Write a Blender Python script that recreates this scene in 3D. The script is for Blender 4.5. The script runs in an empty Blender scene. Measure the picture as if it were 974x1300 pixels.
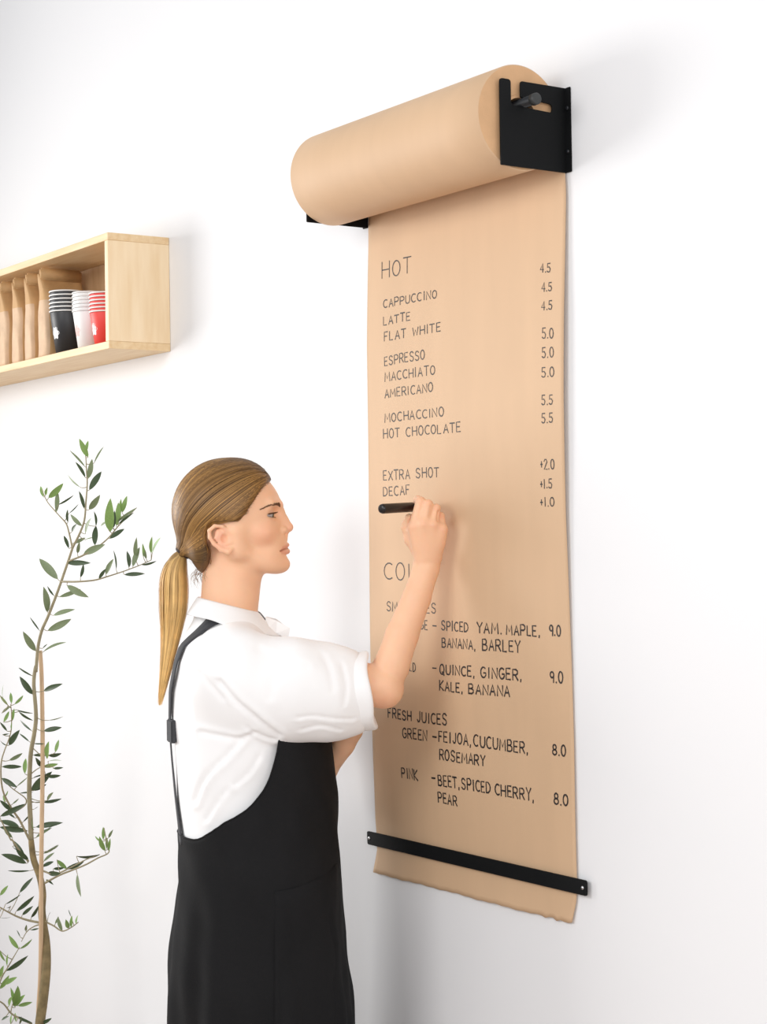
import bpy, bmesh, math, random
import numpy as np
from mathutils import Vector, Matrix
random.seed(7); rng = np.random.RandomState(7)
C = bpy.context.scene.collection
SC = bpy.context.scene
# ------------------------------------------------------------------ camera
F_PX = 2293.6
YAW, PITCH, ROLL = 0.9787, 0.0156, -0.0154
CAM = np.array([2.6467, -1.9585, 1.5])
def cam_axes():
    cy, sy, cp, sp = math.cos(YAW), math.sin(YAW), math.cos(PITCH), math.sin(PITCH)
    f = np.array([-sy*cp, cy*cp, sp]); r = np.array([cy, sy, 0.]); u = np.cross(r, f)
    c, s = math.cos(ROLL), math.sin(ROLL)
    return c*r+s*u, -s*r+c*u, f
CR, CU, CF = cam_axes()
cd = bpy.data.cameras.new('camera'); cam = bpy.data.objects.new('camera', cd); C.objects.link(cam)
cd.sensor_fit = 'VERTICAL'; cd.sensor_height = 24.0; cd.lens = 24.0*F_PX/1300; cd.clip_start = .05
cam.matrix_world = Matrix(((CR[0], CU[0], -CF[0], CAM[0]), (CR[1], CU[1], -CF[1], CAM[1]), (CR[2], CU[2], -CF[2], CAM[2]), (0, 0, 0, 1)))
SC.camera = cam
# ------------------------------------------------------------------ light
wd = bpy.data.worlds.new('studio'); SC.world = wd; wd.use_nodes = True
wd.node_tree.nodes['Background'].inputs[0].default_value = (0.93, 0.96, 1.0, 1)
wd.node_tree.nodes['Background'].inputs[1].default_value = 0.58
def area(name, loc, target, sx, sy, power, col):
    l = bpy.data.lights.new(name, 'AREA'); l.shape = 'RECTANGLE'; l.size = sx; l.size_y = sy; l.energy = power; l.color = col
    o = bpy.data.objects.new(name, l); C.objects.link(o); o.location = loc
    o.rotation_euler = (Vector(target)-Vector(loc)).to_track_quat('-Z', 'Y').to_euler(); return o
area('window_light', (-3.2, -2.1, 1.8), (.9, 0, 1.4), 1.6, 1.4, 30, (1, .985, .965)).data.spread = math.radians(105)
area('softbox_light', (.3, -3.6, 2.7), (-.2, 0, 1.5), 1.8, 1.4, 42, (1, .99, .98))
area('fill_light', (3.35, -2.35, 2.1), (-.3, 0, 1.35), 1.8, 1.6, 48, (1, .99, .985))
SC.view_settings.view_transform = 'Standard'; SC.view_settings.look = 'None'
SC.view_settings.exposure = 0.10; SC.view_settings.gamma = 1.0; SC.view_settings.use_curve_mapping = False

# ------------------------------------------------------------------ helpers
def at(px, py, depth):
    """point seen at a photo position, at a distance along the view axis"""
    q = np.array([(px-487)/F_PX, (650-py)/F_PX, 1.])*depth
    return CAM + q[0]*CR+q[1]*CU+q[2]*CF
def on_plane(px, py, axis, val):
    a = at(px, py, 0); b = at(px, py, 1.); return a+(b-a)*((val-a[axis])/(b[axis]-a[axis]))
def tag(o, label=None, cat=None, group=None, kind=None):
    if label: o['label'] = label
    if cat: o['category'] = cat
    if group: o['group'] = group
    if kind: o['kind'] = kind
    return o
def empty(name, loc, rz=0):
    o = bpy.data.objects.new(name, None); C.objects.link(o); o.location = loc; o.rotation_euler = (0, 0, rz); o.empty_display_size = .05; return o
def link(name, me, mat=None, parent=None, smooth=False):
    if mat is not None:
        me.materials.clear(); me.materials.append(mat)
    if smooth: me.polygons.foreach_set('use_smooth', [True]*len(me.polygons))
    o = bpy.data.objects.new(name, me); C.objects.link(o)
    if parent: o.parent = parent
    return o
def mesh(name, V, Fc, mat=None, parent=None, smooth=False):
    me = bpy.data.meshes.new(name); me.from_pydata([tuple(map(float, v)) for v in V], [], [tuple(map(int, f)) for f in Fc]); me.update()
    return link(name, me, mat, parent, smooth)
def bmobj(name, bm, mat, parent=None, smooth=False):
    me = bpy.data.meshes.new(name); bm.normal_update(); bm.to_mesh(me); bm.free(); return link(name, me, mat, parent, smooth)
def box_bm(lo, hi, bev=0, seg=2):
    bm = bmesh.new(); bmesh.ops.create_cube(bm, size=1)
    for v in bm.verts:
        v.co = Vector([lo[i]+(v.co[i]+.5)*(hi[i]-lo[i]) for i in range(3)])
    if bev: bmesh.ops.bevel(bm, geom=bm.edges[:], offset=bev, segments=seg, affect='EDGES')
    return bm
def prism(pts, t0, t1, fn, bev=0):
    """extrude a 2D outline; fn(a,b,t)->xyz"""
    bm = bmesh.new(); v = [bm.verts.new(fn(a, b, t0)) for a, b in pts]; f = bm.faces.new(v)
    r = bmesh.ops.extrude_face_region(bm, geom=[f]); ev = [e for e in r['geom'] if isinstance(e, bmesh.types.BMVert)]
    d = Vector(fn(0, 0, t1))-Vector(fn(0, 0, t0))
    for e in ev: e.co += d
    bmesh.ops.recalc_face_normals(bm, faces=bm.faces[:])
    if bev: bmesh.ops.bevel(bm, geom=bm.edges[:], offset=bev, segments=1, affect='EDGES')
    return bm
def tube(P, Rr, n=8, cap=True):
    """tube along points with radii, returns V,F"""
    P = np.array(P, float); Rr = np.broadcast_to(np.array(Rr, float), (len(P),)); V = []; Fc = []
    T = np.gradient(P, axis=0); T /= np.linalg.norm(T, axis=1)[:, None]+1e-12
    up = np.array([0, 0, 1.]) if abs(T[0][2]) < .9 else np.array([1., 0, 0]); a = np.cross(T[0], up); a /= np.linalg.norm(a)
    for i in range(len(P)):
        a = a-T[i]*a.dot(T[i]); a /= np.linalg.norm(a); b = np.cross(T[i], a)
        for k in range(n):
            th = 2*math.pi*k/n; V.append(P[i]+Rr[i]*(math.cos(th)*a+math.sin(th)*b))
    for i in range(len(P)-1):
        for k in range(n):
            k2 = (k+1) % n; Fc.append((i*n+k, i*n+k2, (i+1)*n+k2, (i+1)*n+k))
    if cap: Fc.append(tuple(range(n))[::-1]); Fc.append(tuple((len(P)-1)*n+k for k in range(n)))
    return V, Fc
def smooth_path(P, n):
    """Catmull-Rom resample"""
    P = np.array(P, float); Q = np.vstack([2*P[0]-P[1], P, 2*P[-1]-P[-2]]); out = []
    m = len(P)-1
    for s in np.linspace(0, m-1e-6, n):
        i = int(s); t = s-i; p0, p1, p2, p3 = Q[i:i+4]
        out.append(.5*((2*p1)+(-p0+p2)*t+(2*p0-5*p1+4*p2-p3)*t*t+(-p0+3*p1-3*p2+p3)*t**3))
    return np.array(out)
def lathe(prof, n=32):
    V = []; Fc = []
    for r, z in prof:
        for k in range(n): V.append((r*math.cos(2*math.pi*k/n), r*math.sin(2*math.pi*k/n), z))
    for i in range(len(prof)-1):
        for k in range(n):
            k2 = (k+1) % n; Fc.append((i*n+k, i*n+k2, (i+1)*n+k2, (i+1)*n+k))
    return V, Fc
# ------------------------------------------------------------------ materials
MATS = {}
def mat(name, col, rough=.6, var=0, scale=8, stretch=(1, 1, 1), bump=0, bscale=200, metal=0, sss=0, spec=.5, attr=None, col2=None, sheen=0, trans=0):
    m = bpy.data.materials.new(name); m.use_nodes = True; nt = m.node_tree; N = nt.nodes; L = nt.links; b = N['Principled BSDF']
    b.inputs['Roughness'].default_value = rough; b.inputs['Metallic'].default_value = metal; b.inputs['Specular IOR Level'].default_value = spec
    tc = N.new('ShaderNodeTexCoord'); mp = N.new('ShaderNodeMapping'); mp.inputs['Scale'].default_value = stretch; L.new(tc.outputs['Object'], mp.inputs['Vector'])
    src = None
    if attr:
        a = N.new('ShaderNodeAttribute'); a.attribute_name = attr; src = a.outputs['Color']
    if var or col2:
        nz = N.new('ShaderNodeTexNoise'); nz.inputs['Scale'].default_value = scale; nz.inputs['Detail'].default_value = 4; L.new(mp.outputs[0], nz.inputs['Vector'])
        rp = N.new('ShaderNodeValToRGB'); rp.color_ramp.elements[0].position = .3; rp.color_ramp.elements[1].position = .7
        c2 = col2 or tuple(max(0, c*(1-var)) for c in col)
        if attr: rp.color_ramp.elements[0].color = (1-var,)*3+(1,); rp.color_ramp.elements[1].color = (1, 1, 1, 1)
        else: rp.color_ramp.elements[0].color = (*c2, 1); rp.color_ramp.elements[1].color = (*col, 1)
        L.new(nz.outputs['Fac'], rp.inputs[0])
        if attr:
            mx = N.new('ShaderNodeMix'); mx.data_type = 'RGBA'; mx.blend_type = 'MULTIPLY'; mx.inputs[0].default_value = 1
            L.new(src, mx.inputs[6]); L.new(rp.outputs[0], mx.inputs[7]); src = mx.outputs[2]
        else: src = rp.outputs[0]
    if src: L.new(src, b.inputs['Base Color'])
    else: b.inputs['Base Color'].default_value = (*col, 1)
    if bump:
        n2 = N.new('ShaderNodeTexNoise'); n2.inputs['Scale'].default_value = bscale; n2.inputs['Detail'].default_value = 3; L.new(mp.outputs[0], n2.inputs['Vector'])
        bp = N.new('ShaderNodeBump'); bp.inputs['Strength'].default_value = bump; bp.inputs['Distance'].default_value = .002; L.new(n2.outputs['Fac'], bp.inputs['Height']); L.new(bp.outputs[0], b.inputs['Normal'])
    if sss:
        b.inputs['Subsurface Weight'].default_value = sss; b.inputs['Subsurface Radius'].default_value = (1, .35, .18); b.inputs['Subsurface Scale'].default_value = .008
    if sheen: b.inputs['Sheen Weight'].default_value = sheen
    if trans: b.inputs['Transmission Weight'].default_value = trans
    MATS[name] = m; return m
M_wall = mat('wall_paint', (.82, .82, .83), .85, var=.012, scale=2, bump=.05, bscale=90)
M_floor = mat('timber_floor', (.46, .36, .30), .6, var=.06, scale=3)
M_kraft = mat('kraft_paper', (.645, .435, .268), .62, var=.05, scale=3, stretch=(6, 6, 1), bump=.10, bscale=260, spec=.35)
M_kraft_end = mat('kraft_roll_end', (.70, .42, .22), .7, var=.10, scale=30, bump=.2, bscale=400)
M_black = mat('black_powder_coat', (.0055, .006, .0065), .6, bump=.10, bscale=900, spec=.15)
M_rod = mat('black_rod', (.01, .011, .014), .35, var=.1)
M_ink = mat('black_ink', (.03, .022, .02), .6, var=.3, scale=60)
M_steel = mat('screw_steel', (.62, .62, .63), .3, metal=1, var=.05)
M_plug = mat('grey_end_plug', (.035, .038, .038), .5, var=.1)
M_wood = mat('pine_board', (.84, .64, .39), .5, col2=(.74, .51, .27), scale=5, stretch=(1.2, 14, 14), bump=.08, bscale=30)
M_woodv = mat('pine_end', (.92, .73, .49), .5, col2=(.84, .62, .37), scale=5, stretch=(14, 9, 1.2), bump=.08, bscale=30)
M_ply = mat('ply_back', (.62, .40, .22), .6, col2=(.50, .30, .15), scale=5, stretch=(9, 9, 1.5))
M_bag = mat('kraft_bag', (.60, .36, .16), .7, var=.25, scale=22, bump=.35, bscale=45)
M_bagl = mat('kraft_bag_front', (.72, .50, .32), .7, var=.22, scale=26, bump=.4, bscale=50)
M_cupb = mat('black_cup_card', (.025, .025, .028), .45, var=.1)
M_cupw = mat('white_cup_card', (.85, .85, .84), .5, var=.02)
M_cupr = mat('red_cup_card', (.80, .06, .05), .5, var=.05)
M_emb = mat('emblem_white', (.82, .82, .82), .6, var=.1, scale=300)
M_embp = mat('emblem_pink', (.80, .50, .46), .6, var=.2, scale=300)
M_skin = mat('skin', (.8, .45, .3), .5, var=.05, scale=30, attr='tint', sss=.22, bump=.06, bscale=700, spec=.4)
M_hair = mat('hair', (.3, .16, .06), .5, attr='tint', var=.15, scale=60, spec=.5)
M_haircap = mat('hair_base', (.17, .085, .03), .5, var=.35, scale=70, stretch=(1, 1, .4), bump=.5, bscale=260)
M_tie = mat('hair_elastic', (.03, .015, .01), .7, bump=.3, bscale=500)
M_shirt = mat('white_cotton', (.93, .93, .93), .8, var=.015, scale=5, bump=.05, bscale=900, sheen=.2)
M_apron = mat('charcoal_linen', (.0125, .0125, .0135), .85, var=.28, scale=9, stretch=(1, 1, .5), bump=.35, bscale=700, spec=.18)
M_strap = mat('charcoal_strap', (.05, .052, .058), .8, var=.2, scale=60, bump=.3, bscale=900)
M_eyew = mat('eye_white', (.50, .45, .42), .15, var=.05)
M_iris = mat('iris', (.10, .09, .05), .1, var=.3, scale=400)
M_lash = mat('brow_hair', (.17, .08, .035), .6, var=.2)
M_nail = mat('nail', (.80, .50, .42), .3, var=.05)
M_marker = mat('marker_plastic', (.012, .009, .009), .3, var=.05)
M_shoe = mat('dark_shoe', (.03, .03, .03), .5, var=.1)
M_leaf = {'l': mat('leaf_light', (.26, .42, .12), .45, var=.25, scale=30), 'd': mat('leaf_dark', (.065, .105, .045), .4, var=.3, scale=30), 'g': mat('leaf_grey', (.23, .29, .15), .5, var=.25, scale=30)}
M_bark = mat('olive_bark', (.30, .22, .10), .8, var=.5, scale=40, bump=.6, bscale=120)
M_twig = mat('olive_twig', (.36, .31, .19), .7, var=.25, scale=40)
M_stake = mat('bamboo_stake', (.66, .46, .28), .55, var=.2, scale=20, stretch=(4, 4, 1))
M_pot = mat('white_pot', (.78, .77, .75), .5, var=.05)
M_soil = mat('soil', (.06, .04, .025), .95, var=.5, scale=60, bump=.8, bscale=80)
# ------------------------------------------------------------------ setting
w = bmobj('wall_back', box_bm((-7, 0, 0), (6, .12, 3.6)), M_wall); tag(w, 'smooth plain white wall behind everything', kind='structure')
f = bmobj('floor', box_bm((-7, -6, -.1), (6, .12, 0)), M_floor); tag(f, 'smooth mid-brown floor', kind='structure')

# ------------------------------------------------------------------ wall brackets, axle, bar
BT, BB, BD = 2.2569, 2.1136, .141       # bracket top, bottom, depth
PX = .3035                                # plate position either side
def rounded(pts, rads, n=4):
    out = []
    for i, (p, r) in enumerate(zip(pts, rads)):
        p = np.array(p); a = np.array(pts[i-1]); b = np.array(pts[(i+1) % len(pts)])
        if r <= 0: out.append(tuple(p)); continue
        ua = (a-p)/np.linalg.norm(a-p); ub = (b-p)/np.linalg.norm(b-p); s = p+ua*r; e = p+ub*r
        for k in range(n+1):
            t = k/n; out.append(tuple((1-t)**2*s+2*t*(1-t)*p+t*t*e))
    return out
H_ = BT-BB
notch = rounded([(0, 0), (BD, 0), (BD, H_), (.043, H_), (.043, H_-.027), (.110, H_-.031), (.110, H_-.045), (.023, H_-.042), (.023, H_), (0, H_)],
                [.002, .002, .002, .005, .002, .006, .006, .007, .006, .006])
for sgn, lab in ((1, 'black steel wall bracket at the right end of the paper roll, with an open notch'), (-1, 'black steel wall bracket mostly hidden behind the left end of the paper roll')):
    e = empty('wall_bracket', (sgn*PX, 0, BB)); tag(e, lab, 'bracket', 'brackets holding the paper roll')
    bmobj('side_plate', prism(notch, 0, sgn*.003, lambda a, b, t: (t, -BD+a, b), .0004), M_black, e)
    bmobj('wall_flange', box_bm((min(0, sgn*.016), -.0032, 0), (max(0, sgn*.016), -.0002, H_), .001), M_black, e)
    if sgn == 1:
        for zz in (.035, .108):
            V, Fc = lathe([(0, .0034), (.003, .0033), (.0036, .0026), (.0036, 0)], 14)
            s = mesh('screw', [(x, -z-.0028, y) for x, y, z in V], Fc, M_rod, e, True); s.location = (.0095, 0, zz)
rod_c = on_plane(667, 130, 0, PX+.003)
ROD_Y, ROD_Z = rod_c[1], rod_c[2]
e = empty('axle_rod', (0, ROD_Y, ROD_Z)); tag(e, 'black axle rod through the paper roll, its end poking out of the bracket notch', 'rod')
V, Fc = tube([(-.330, 0, 0), (.326, 0, 0)], .0085, 20); mesh('rod', V, Fc, M_rod, e, True)
for sx in (.326, -.342):
    V, Fc = tube([(sx, 0, 0), (sx+.001, 0, 0), (sx+.011, 0, 0), (sx+.012, 0, 0)], [.0085, .0098, .0098, .0085], 20); mesh('end_plug', V, Fc, M_plug, e, True)
BAR_Z = .9175
e = empty('paper_bar', (.006, -.0075, BAR_Z)); tag(e, 'long flat black steel bar screwed across the bottom of the hanging paper', 'bar')
bp = rounded([(-.3290, -.0128), (.3302, -.0128), (.3302, .0128), (-.3302, .0128)], [.004]*4)
bmobj('bar', prism(bp, 0, .004, lambda a, b, t: (a, -t, b), .0005), M_black, e)
for sx in (-.3215, .3215):
    V, Fc = lathe([(0, .0018), (.0025, .0016), (.0034, .0003), (.0034, 0)], 16)
    s = mesh('screw', [(x, -z-.0042, y) for x, y, z in V], Fc, M_steel, e, True); s.location = (sx, 0, 0); s['label'] = 'small bright screw head'
    V, Fc = tube([(sx*.985, -.0002, 0), (sx*.985, .0073, 0)], .0035, 12); mesh('spacer', V, Fc, M_black, e)
# ------------------------------------------------------------------ paper roll and hanging sheet
RR = .0885; RC_Y = -(RR+.0045); RC_Z = ROD_Z-.0243; RX0, RX1 = -.2975, .2975
roll = empty('paper_roll', (0, RC_Y, RC_Z)); tag(roll, 'big roll of brown kraft paper on the wall, its sheet hanging as a handwritten menu', 'paper roll')
def spiral_roll():
    n = 96; prof = [(RX0+.0015, RR-.0015), (RX0, RR-.003)]
    V = []; Fc = []
    ring = [(RX0, .038), (RX0, RR-.002), (RX0+.002, RR), (-.2, RR), (-.1, RR), (0, RR), (.1, RR), (.2, RR), (RX1-.002, RR), (RX1, RR-.002), (RX1, .038)]
    for x, r in ring:
        for k in range(n):
            th = 2*math.pi*k/n; V.append((x, r*math.cos(th), r*math.sin(th)))
    for i in range(len(ring)):
        for k in range(n):
            k2 = (k+1) % n; i2 = (i+1) % len(ring); Fc.append((i*n+k, i2*n+k, i2*n+k2, i*n+k2))
    return V, Fc
V, Fc = spiral_roll(); o = mesh('rolled_paper', V, Fc, M_kraft, roll, True)
o.data.materials.append(M_kraft_end); n = 96
mi = [1 if (i < n or i >= 9*n) else 0 for i in range(len(o.data.polygons))]; o.data.polygons.foreach_set('material_index', mi)
ss = [False if (i < n or i >= 9*n) else True for i in range(len(o.data.polygons))]; o.data.polygons.foreach_set('use_smooth', ss)
V = []; Fc = []; n = 40
for x, r in ((RX0-.001, .0331), (RX0-.001, .0378), (RX1+.001, .0378), (RX1+.001, .0331)):
    for k in range(n): V.append((x, r*math.cos(2*math.pi*k/n), r*math.sin(2*math.pi*k/n)))
for i in range(4):
    for k in range(n): Fc.append((i*n+k, ((i+1) % 4)*n+k, ((i+1) % 4)*n+(k+1) % n, i*n+(k+1) % n))
mesh('cardboard_core', V, Fc, M_kraft_end, roll)
zb0 = RC_Z
def sheet_y(x, z):
    """how far the hanging paper stands off the wall"""
    y_top = RC_Y+RR+.0008
    if z >= BAR_Z:
        t = (zb0-z)/(zb0-BAR_Z); t = max(t, 0)
        base = y_top*(1-t)+(-.0035)*t
        env = min(1, t*4)*min(1, (1-t)*8)
        return base-env*(.004+.0025*math.sin(x*9+z*2.2)+.0018*math.sin(z*7+x*4+1))
    t = (BAR_Z-z)/.08
    return -.0035-.004*t*t*(1+.5*math.sin(x*17))
eL = [(150, 465), (300, 465), (500, 465.5), (650, 466), (800, 468), (950, 471.5), (1040, 472.5), (1064, 474), (1080, 474.5), (1108, 471)]
eR = [(100, 714), (220, 715), (500, 714.5), (650, 716), (800, 720), (950, 724.5), (1080, 727), (1125, 728), (1145, 727), (1173, 722)]
zL = []; 
for y, x in eL: p = on_plane(x, y, 1, -.012); zL.append((p[2], p[0]))
zR = []
for y, x in eR: p = on_plane(x, y, 1, -.012); zR.append((p[2], p[0]))
zL.sort(); zR.sort()
def edge_x(T, z): return float(np.interp(z, [a for a, b in T], [b for a, b in T]))
z_bL, z_bR = zL[0][0], zR[0][0]
nx, nz = 60, 150
V = []; Fc = []
for j in range(nz+1):
    for i in range(nx+1):
        s = i/nx; zlo = z_bL*(1-s)+z_bR*s+.0006*math.sin(s*31)+.0006*math.sin(s*97+1)+(.002 if s > .88 else 0)*math.sin(s*140)
        z = zb0+(zlo-zb0)*j/nz
        xl, xr = max(edge_x(zL, z), -.31), min(edge_x(zR, z), .31)
        tt = min(1, max(0, (zb0-z)/.12)); xl = RX0*(1-tt)+xl*tt; xr = RX1*(1-tt)+xr*tt
        x = xl+(xr-xl)*s; V.append((x, sheet_y(x, z), z))
for j in range(nz):
    for i in range(nx):
        a = j*(nx+1)+i; Fc.append((a, a+nx+1, a+nx+2, a+1))
V = [(x, y-RC_Y, z-RC_Z) for x, y, z in V]
sheet = mesh('hanging_sheet', V, Fc, M_kraft, roll, True); sheet['label'] = 'long kraft sheet hanging from the roll, covered in black hand lettering, torn lower edge'
sm = sheet.modifiers.new('solid', 'SOLIDIFY'); sm.thickness = .0003; sm.offset = 0
# ---- hand lettering: stroke font, x 0..1, y 0..1
def arc(cx, cy, rx, ry, a0, a1, n=10): return [(cx+rx*math.cos(math.radians(a0+(a1-a0)*i/n)), cy+ry*math.sin(math.radians(a0+(a1-a0)*i/n))) for i in range(n+1)]
Fo = {
'A': [[(0, 0), (.5, 1), (1, 0)], [(.2, .35), (.8, .35)]],
'B': [[(0, 0), (0, 1), (.6, 1), (.8, .88), (.8, .66), (.55, .52), (0, .52)], [(.55, .52), (.95, .38), (.95, .14), (.65, 0), (0, 0)]],
'C': [arc(.6, .5, .6, .5, 55, 305, 10)], 'D': [[(0, 0), (0, 1), (.5, .97), (.9, .75), (1, .5), (.9, .22), (.5, .02), (0, 0)]],
'E': [[(.9, 1), (0, 1), (0, 0), (.95, 0)], [(0, .52), (.75, .52)]], 'F': [[(.9, 1), (0, 1), (0, 0)], [(0, .52), (.7, .52)]],
'G': [arc(.55, .5, .55, .5, 50, 330, 10)+[(1.02, .45), (.6, .45)]], 'H': [[(0, 0), (0, 1)], [(1, 0), (1, 1)], [(0, .5), (1, .5)]],
'I': [[(.5, 0), (.5, 1)]], 'J': [[(.9, 1), (.9, .25), (.7, .02), (.35, 0), (.1, .2)]], 'K': [[(0, 0), (0, 1)], [(.9, 1), (0, .45), (1, 0)]],
'L': [[(0, 1), (0, 0), (.85, 0)]], 'M': [[(0, 0), (.1, 1), (.5, .3), (.9, 1), (1, 0)]], 'N': [[(0, 0), (0, 1), (1, 0), (1, 1)]],
'O': [arc(.5, .5, .5, .5, 0, 360, 16)], 'P': [[(0, 0), (0, 1), (.65, 1), (.95, .85), (.95, .6), (.65, .46), (0, .46)]],
'Q': [arc(.5, .5, .5, .5, 0, 360, 16), [(.6, .25), (1, -.08)]], 'R': [[(0, 0), (0, 1), (.65, 1), (.92, .85), (.9, .6), (.6, .48), (0, .48)], [(.45, .48), (1, 0)]],
'S': [[(.9, .85), (.65, 1), (.3, 1), (.05, .82), (.15, .6), (.8, .42), (.95, .2), (.7, 0), (.3, 0), (.02, .15)]],
'T': [[(0, 1), (1, 1)], [(.5, 1), (.5, 0)]], 'U': [[(0, 1), (0, .3), (.2, .03), (.5, 0), (.8, .03), (1, .3), (1, 1)]],
'W': [[(0, 1), (.25, 0), (.5, .7), (.75, 0), (1, 1)]], 'X': [[(0, 0), (1, 1)], [(0, 1), (1, 0)]], 'Y': [[(0, 1), (.5, .5), (1, 1)], [(.5, .5), (.5, 0)]],
'0': [arc(.5, .5, .5, .5, 0, 360, 16)], '1': [[(.4, 0), (.4, 1)]], '2': [[(.05, .8), (.3, 1), (.7, 1), (.95, .75), (.05, 0), (1, 0)]],
'4': [[(.75, 0), (.75, 1), (0, .3), (1, .3)]], '5': [[(.9, 1), (.15, 1), (.1, .55), (.6, .6), (.95, .35), (.75, .03), (.3, 0), (0, .12)]],
'8': [arc(.5, .75, .38, .25, 0, 360, 12), arc(.5, .25, .48, .26, 0, 360, 12)], '9': [arc(.5, .72, .42, .28, 0, 360, 12), [(.92, .72), (.85, 0)]],
'-': [[(.1, .45), (.9, .45)]], '+': [[(.1, .5), (.9, .5)], [(.5, .2), (.5, .8)]], '.': [[(.4, .0), (.55, .06)]], ',': [[(.5, .08), (.35, -.14)]]}
NARROW = {'I': .35, '1': .35, '.': .25, ',': .3, ' ': .75, 'M': 1.25, 'W': 1.2, 'J': .8, '+': .7, 'L': .85, 'E': .85, 'F': .85}
GAP = .42
def paper_pt(px, py):
    y = -.012
    for _ in range(3):
        p = on_plane(px, py, 1, y); y = sheet_y(p[0], p[2])
    return p[0], p[2]
def lettering(text, x0, y0, x1, y1, hpx, wd=.0011):
    """text from baseline start to baseline end (photo positions), on the sheet"""
    A = np.array(paper_pt(x0, y0)); B = np.array(paper_pt(x1, y1)); top = np.array(paper_pt(x0, y0-hpx)); h = top[1]-A[1]
    adv = [NARROW.get(c, 1) for c in text]; tot = sum(adv)+GAP*(len(text)-1); unit = (B[0]-A[0])/tot
    V = []; Fc = []; cur = 0
    for c, a in zip(text, adv):
        if c == ' ' and V: mesh('menu_lettering', V, Fc, M_ink, sheet); V = []; Fc = []
        if c != ' ':
            jx, jy, js = random.uniform(-.05, .05), random.uniform(-.03, .03), random.uniform(.94, 1.06)
            for st in Fo[c]:
                pts = [np.array([A[0]+unit*(cur+px_*a+jx), A[1]+(B[1]-A[1])*((cur+px_*a)/tot)+h*(py_*js+jy)]) for px_, py_ in st]
                n0 = len(V)
                for i, p in enumerate(pts):
                    d = (pts[min(i+1, len(pts)-1)]-pts[max(i-1, 0)]); d /= np.linalg.norm(d)+1e-9; nrm = np.array([-d[1], d[0]])*wd*random.uniform(.85, 1.15)
                    if i == 0: p = p-d*wd*.6
                    if i == len(pts)-1: p = p+d*wd*.6
                    for s in (1, -1):
                        q = p+s*nrm; V.append((q[0], sheet_y(q[0], q[1])-.0006-RC_Y, q[1]-RC_Z))
                for i in range(len(pts)-1): Fc.append((n0+2*i, n0+2*i+1, n0+2*i+3, n0+2*i+2))
        cur += a+GAP
    o = mesh('menu_lettering', V, Fc, M_ink, sheet); return o
W1, W2 = .0013, .00155
for a in [('HOT', 485.4, 353, 522, 346, 20, .0012), ('CAPPUCCINO', 487, 390.9, 554.7, 377.8, 10), ('LATTE', 487.2, 412.9, 521, 406.3, 10), ('FLAT WHITE', 488.2, 433.2, 559.3, 420.1, 10.5),
          ('ESPRESSO', 488.5, 464.2, 539.3, 455.4, 11), ('MACCHIATO', 488.8, 484.2, 552.4, 475, 11), ('AMERICANO', 488.8, 505.2, 549.8, 497, 10.5),
          ('MOCHACCINO', 488.8, 536, 563.6, 528, 10.5), ('HOT CHOCOLATE', 487.2, 556.6, 585.2, 547.8, 11), ('EXTRA SHOT', 487.3, 609.8, 557.2, 605.2, 11.5), ('DECAF', 487.3, 629.6, 520.4, 627.6, 11),
          ('4.5', 686.5, 346, 699.3, 345, 11), ('4.5', 688, 370, 700.9, 369, 11), ('4.5', 688, 393.5, 701.5, 392.5, 11), ('5.0', 688.8, 430, 702.9, 429, 12.5), ('5.0', 688.8, 454.5, 703, 453.6, 12.5), ('5.0', 688.3, 479, 703.8, 478, 12),
          ('5.5', 688.3, 514, 702, 513, 12), ('5.5', 688.3, 537, 702.3, 536.3, 12), ('+2.0', 686.5, 595.8, 703.8, 595, 12), ('+1.5', 686.5, 620, 701.5, 619.4, 11.5), ('+1.0', 686.5, 643, 703.8, 642.5, 11.5),
          ('COLD', 488.3, 735.4, 545, 738, 21, .0012), ('SMOOTHIES', 491.4, 775.4, 553.8, 778.5, 11.5), ('ORANGE', 511.5, 797, 543, 799.5, 11), ('-', 549, 799, 555, 799.5, 11), ('SPICED', 561, 799.8, 594.5, 802.3, 11.5, W1), ('YAM.', 606, 803, 637, 804.8, 12.5, W2), ('MAPLE,', 643.5, 805, 686, 808, 12.5, W2),
          ('BANANA,', 561.5, 821.5, 604, 825, 11.5, W1), ('BARLEY', 613, 825, 660.6, 828.3, 13.5, W2), ('9.0', 697.8, 806.5, 712.3, 807.5, 13, W2), ('GOLD', 511.5, 851, 528, 852.6, 11), ('-', 549, 853, 555, 853.5, 11),
          ('QUINCE,', 559, 855.4, 603, 859.3, 12, W2), ('GINGER,', 611, 859.6, 663, 864, 13, W2), ('KALE,', 558.5, 876.3, 587.7, 879.3, 12, W2), ('BANANA', 595.5, 880, 647.7, 884.6, 12.5, W2), ('9.0', 698.5, 866, 714.8, 867.6, 13.5, W2),
          ('FRESH', 493.2, 910.8, 522.5, 915, 11.5, W2), ('JUICES', 530, 916, 567.7, 920.6, 13, W2), ('GREEN', 511.7, 936.2, 542.5, 940.3, 12.5, W2), ('-', 549, 940, 555, 941, 11, W2), ('FEIJOA,', 557.5, 941, 598.5, 946.5, 13, W2), ('CUCUMBER,', 602, 947, 670.8, 956.8, 14, W2),
          ('ROSEMARY', 558.5, 964, 616, 972.3, 12.5, W2), ('8.0', 702, 958, 718.5, 960.5, 13.5, W2), ('PINK', 510.8, 987, 530.8, 990.6, 12.5, W2), ('-', 548, 992.5, 553.5, 993.2, 12, W2), ('BEET,', 557, 996.5, 584, 1001, 13.5, W2), ('SPICED', 587, 1001.5, 623, 1007, 13.5, W2), ('CHERRY,', 629, 1008.5, 678.5, 1017, 14, W2),
          ('PEAR', 557, 1018.3, 580.6, 1022.8, 12.5, W2), ('8.0', 703.7, 1020.5, 721.5, 1023.5, 14, W2)]:
    lettering(*a)

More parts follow.
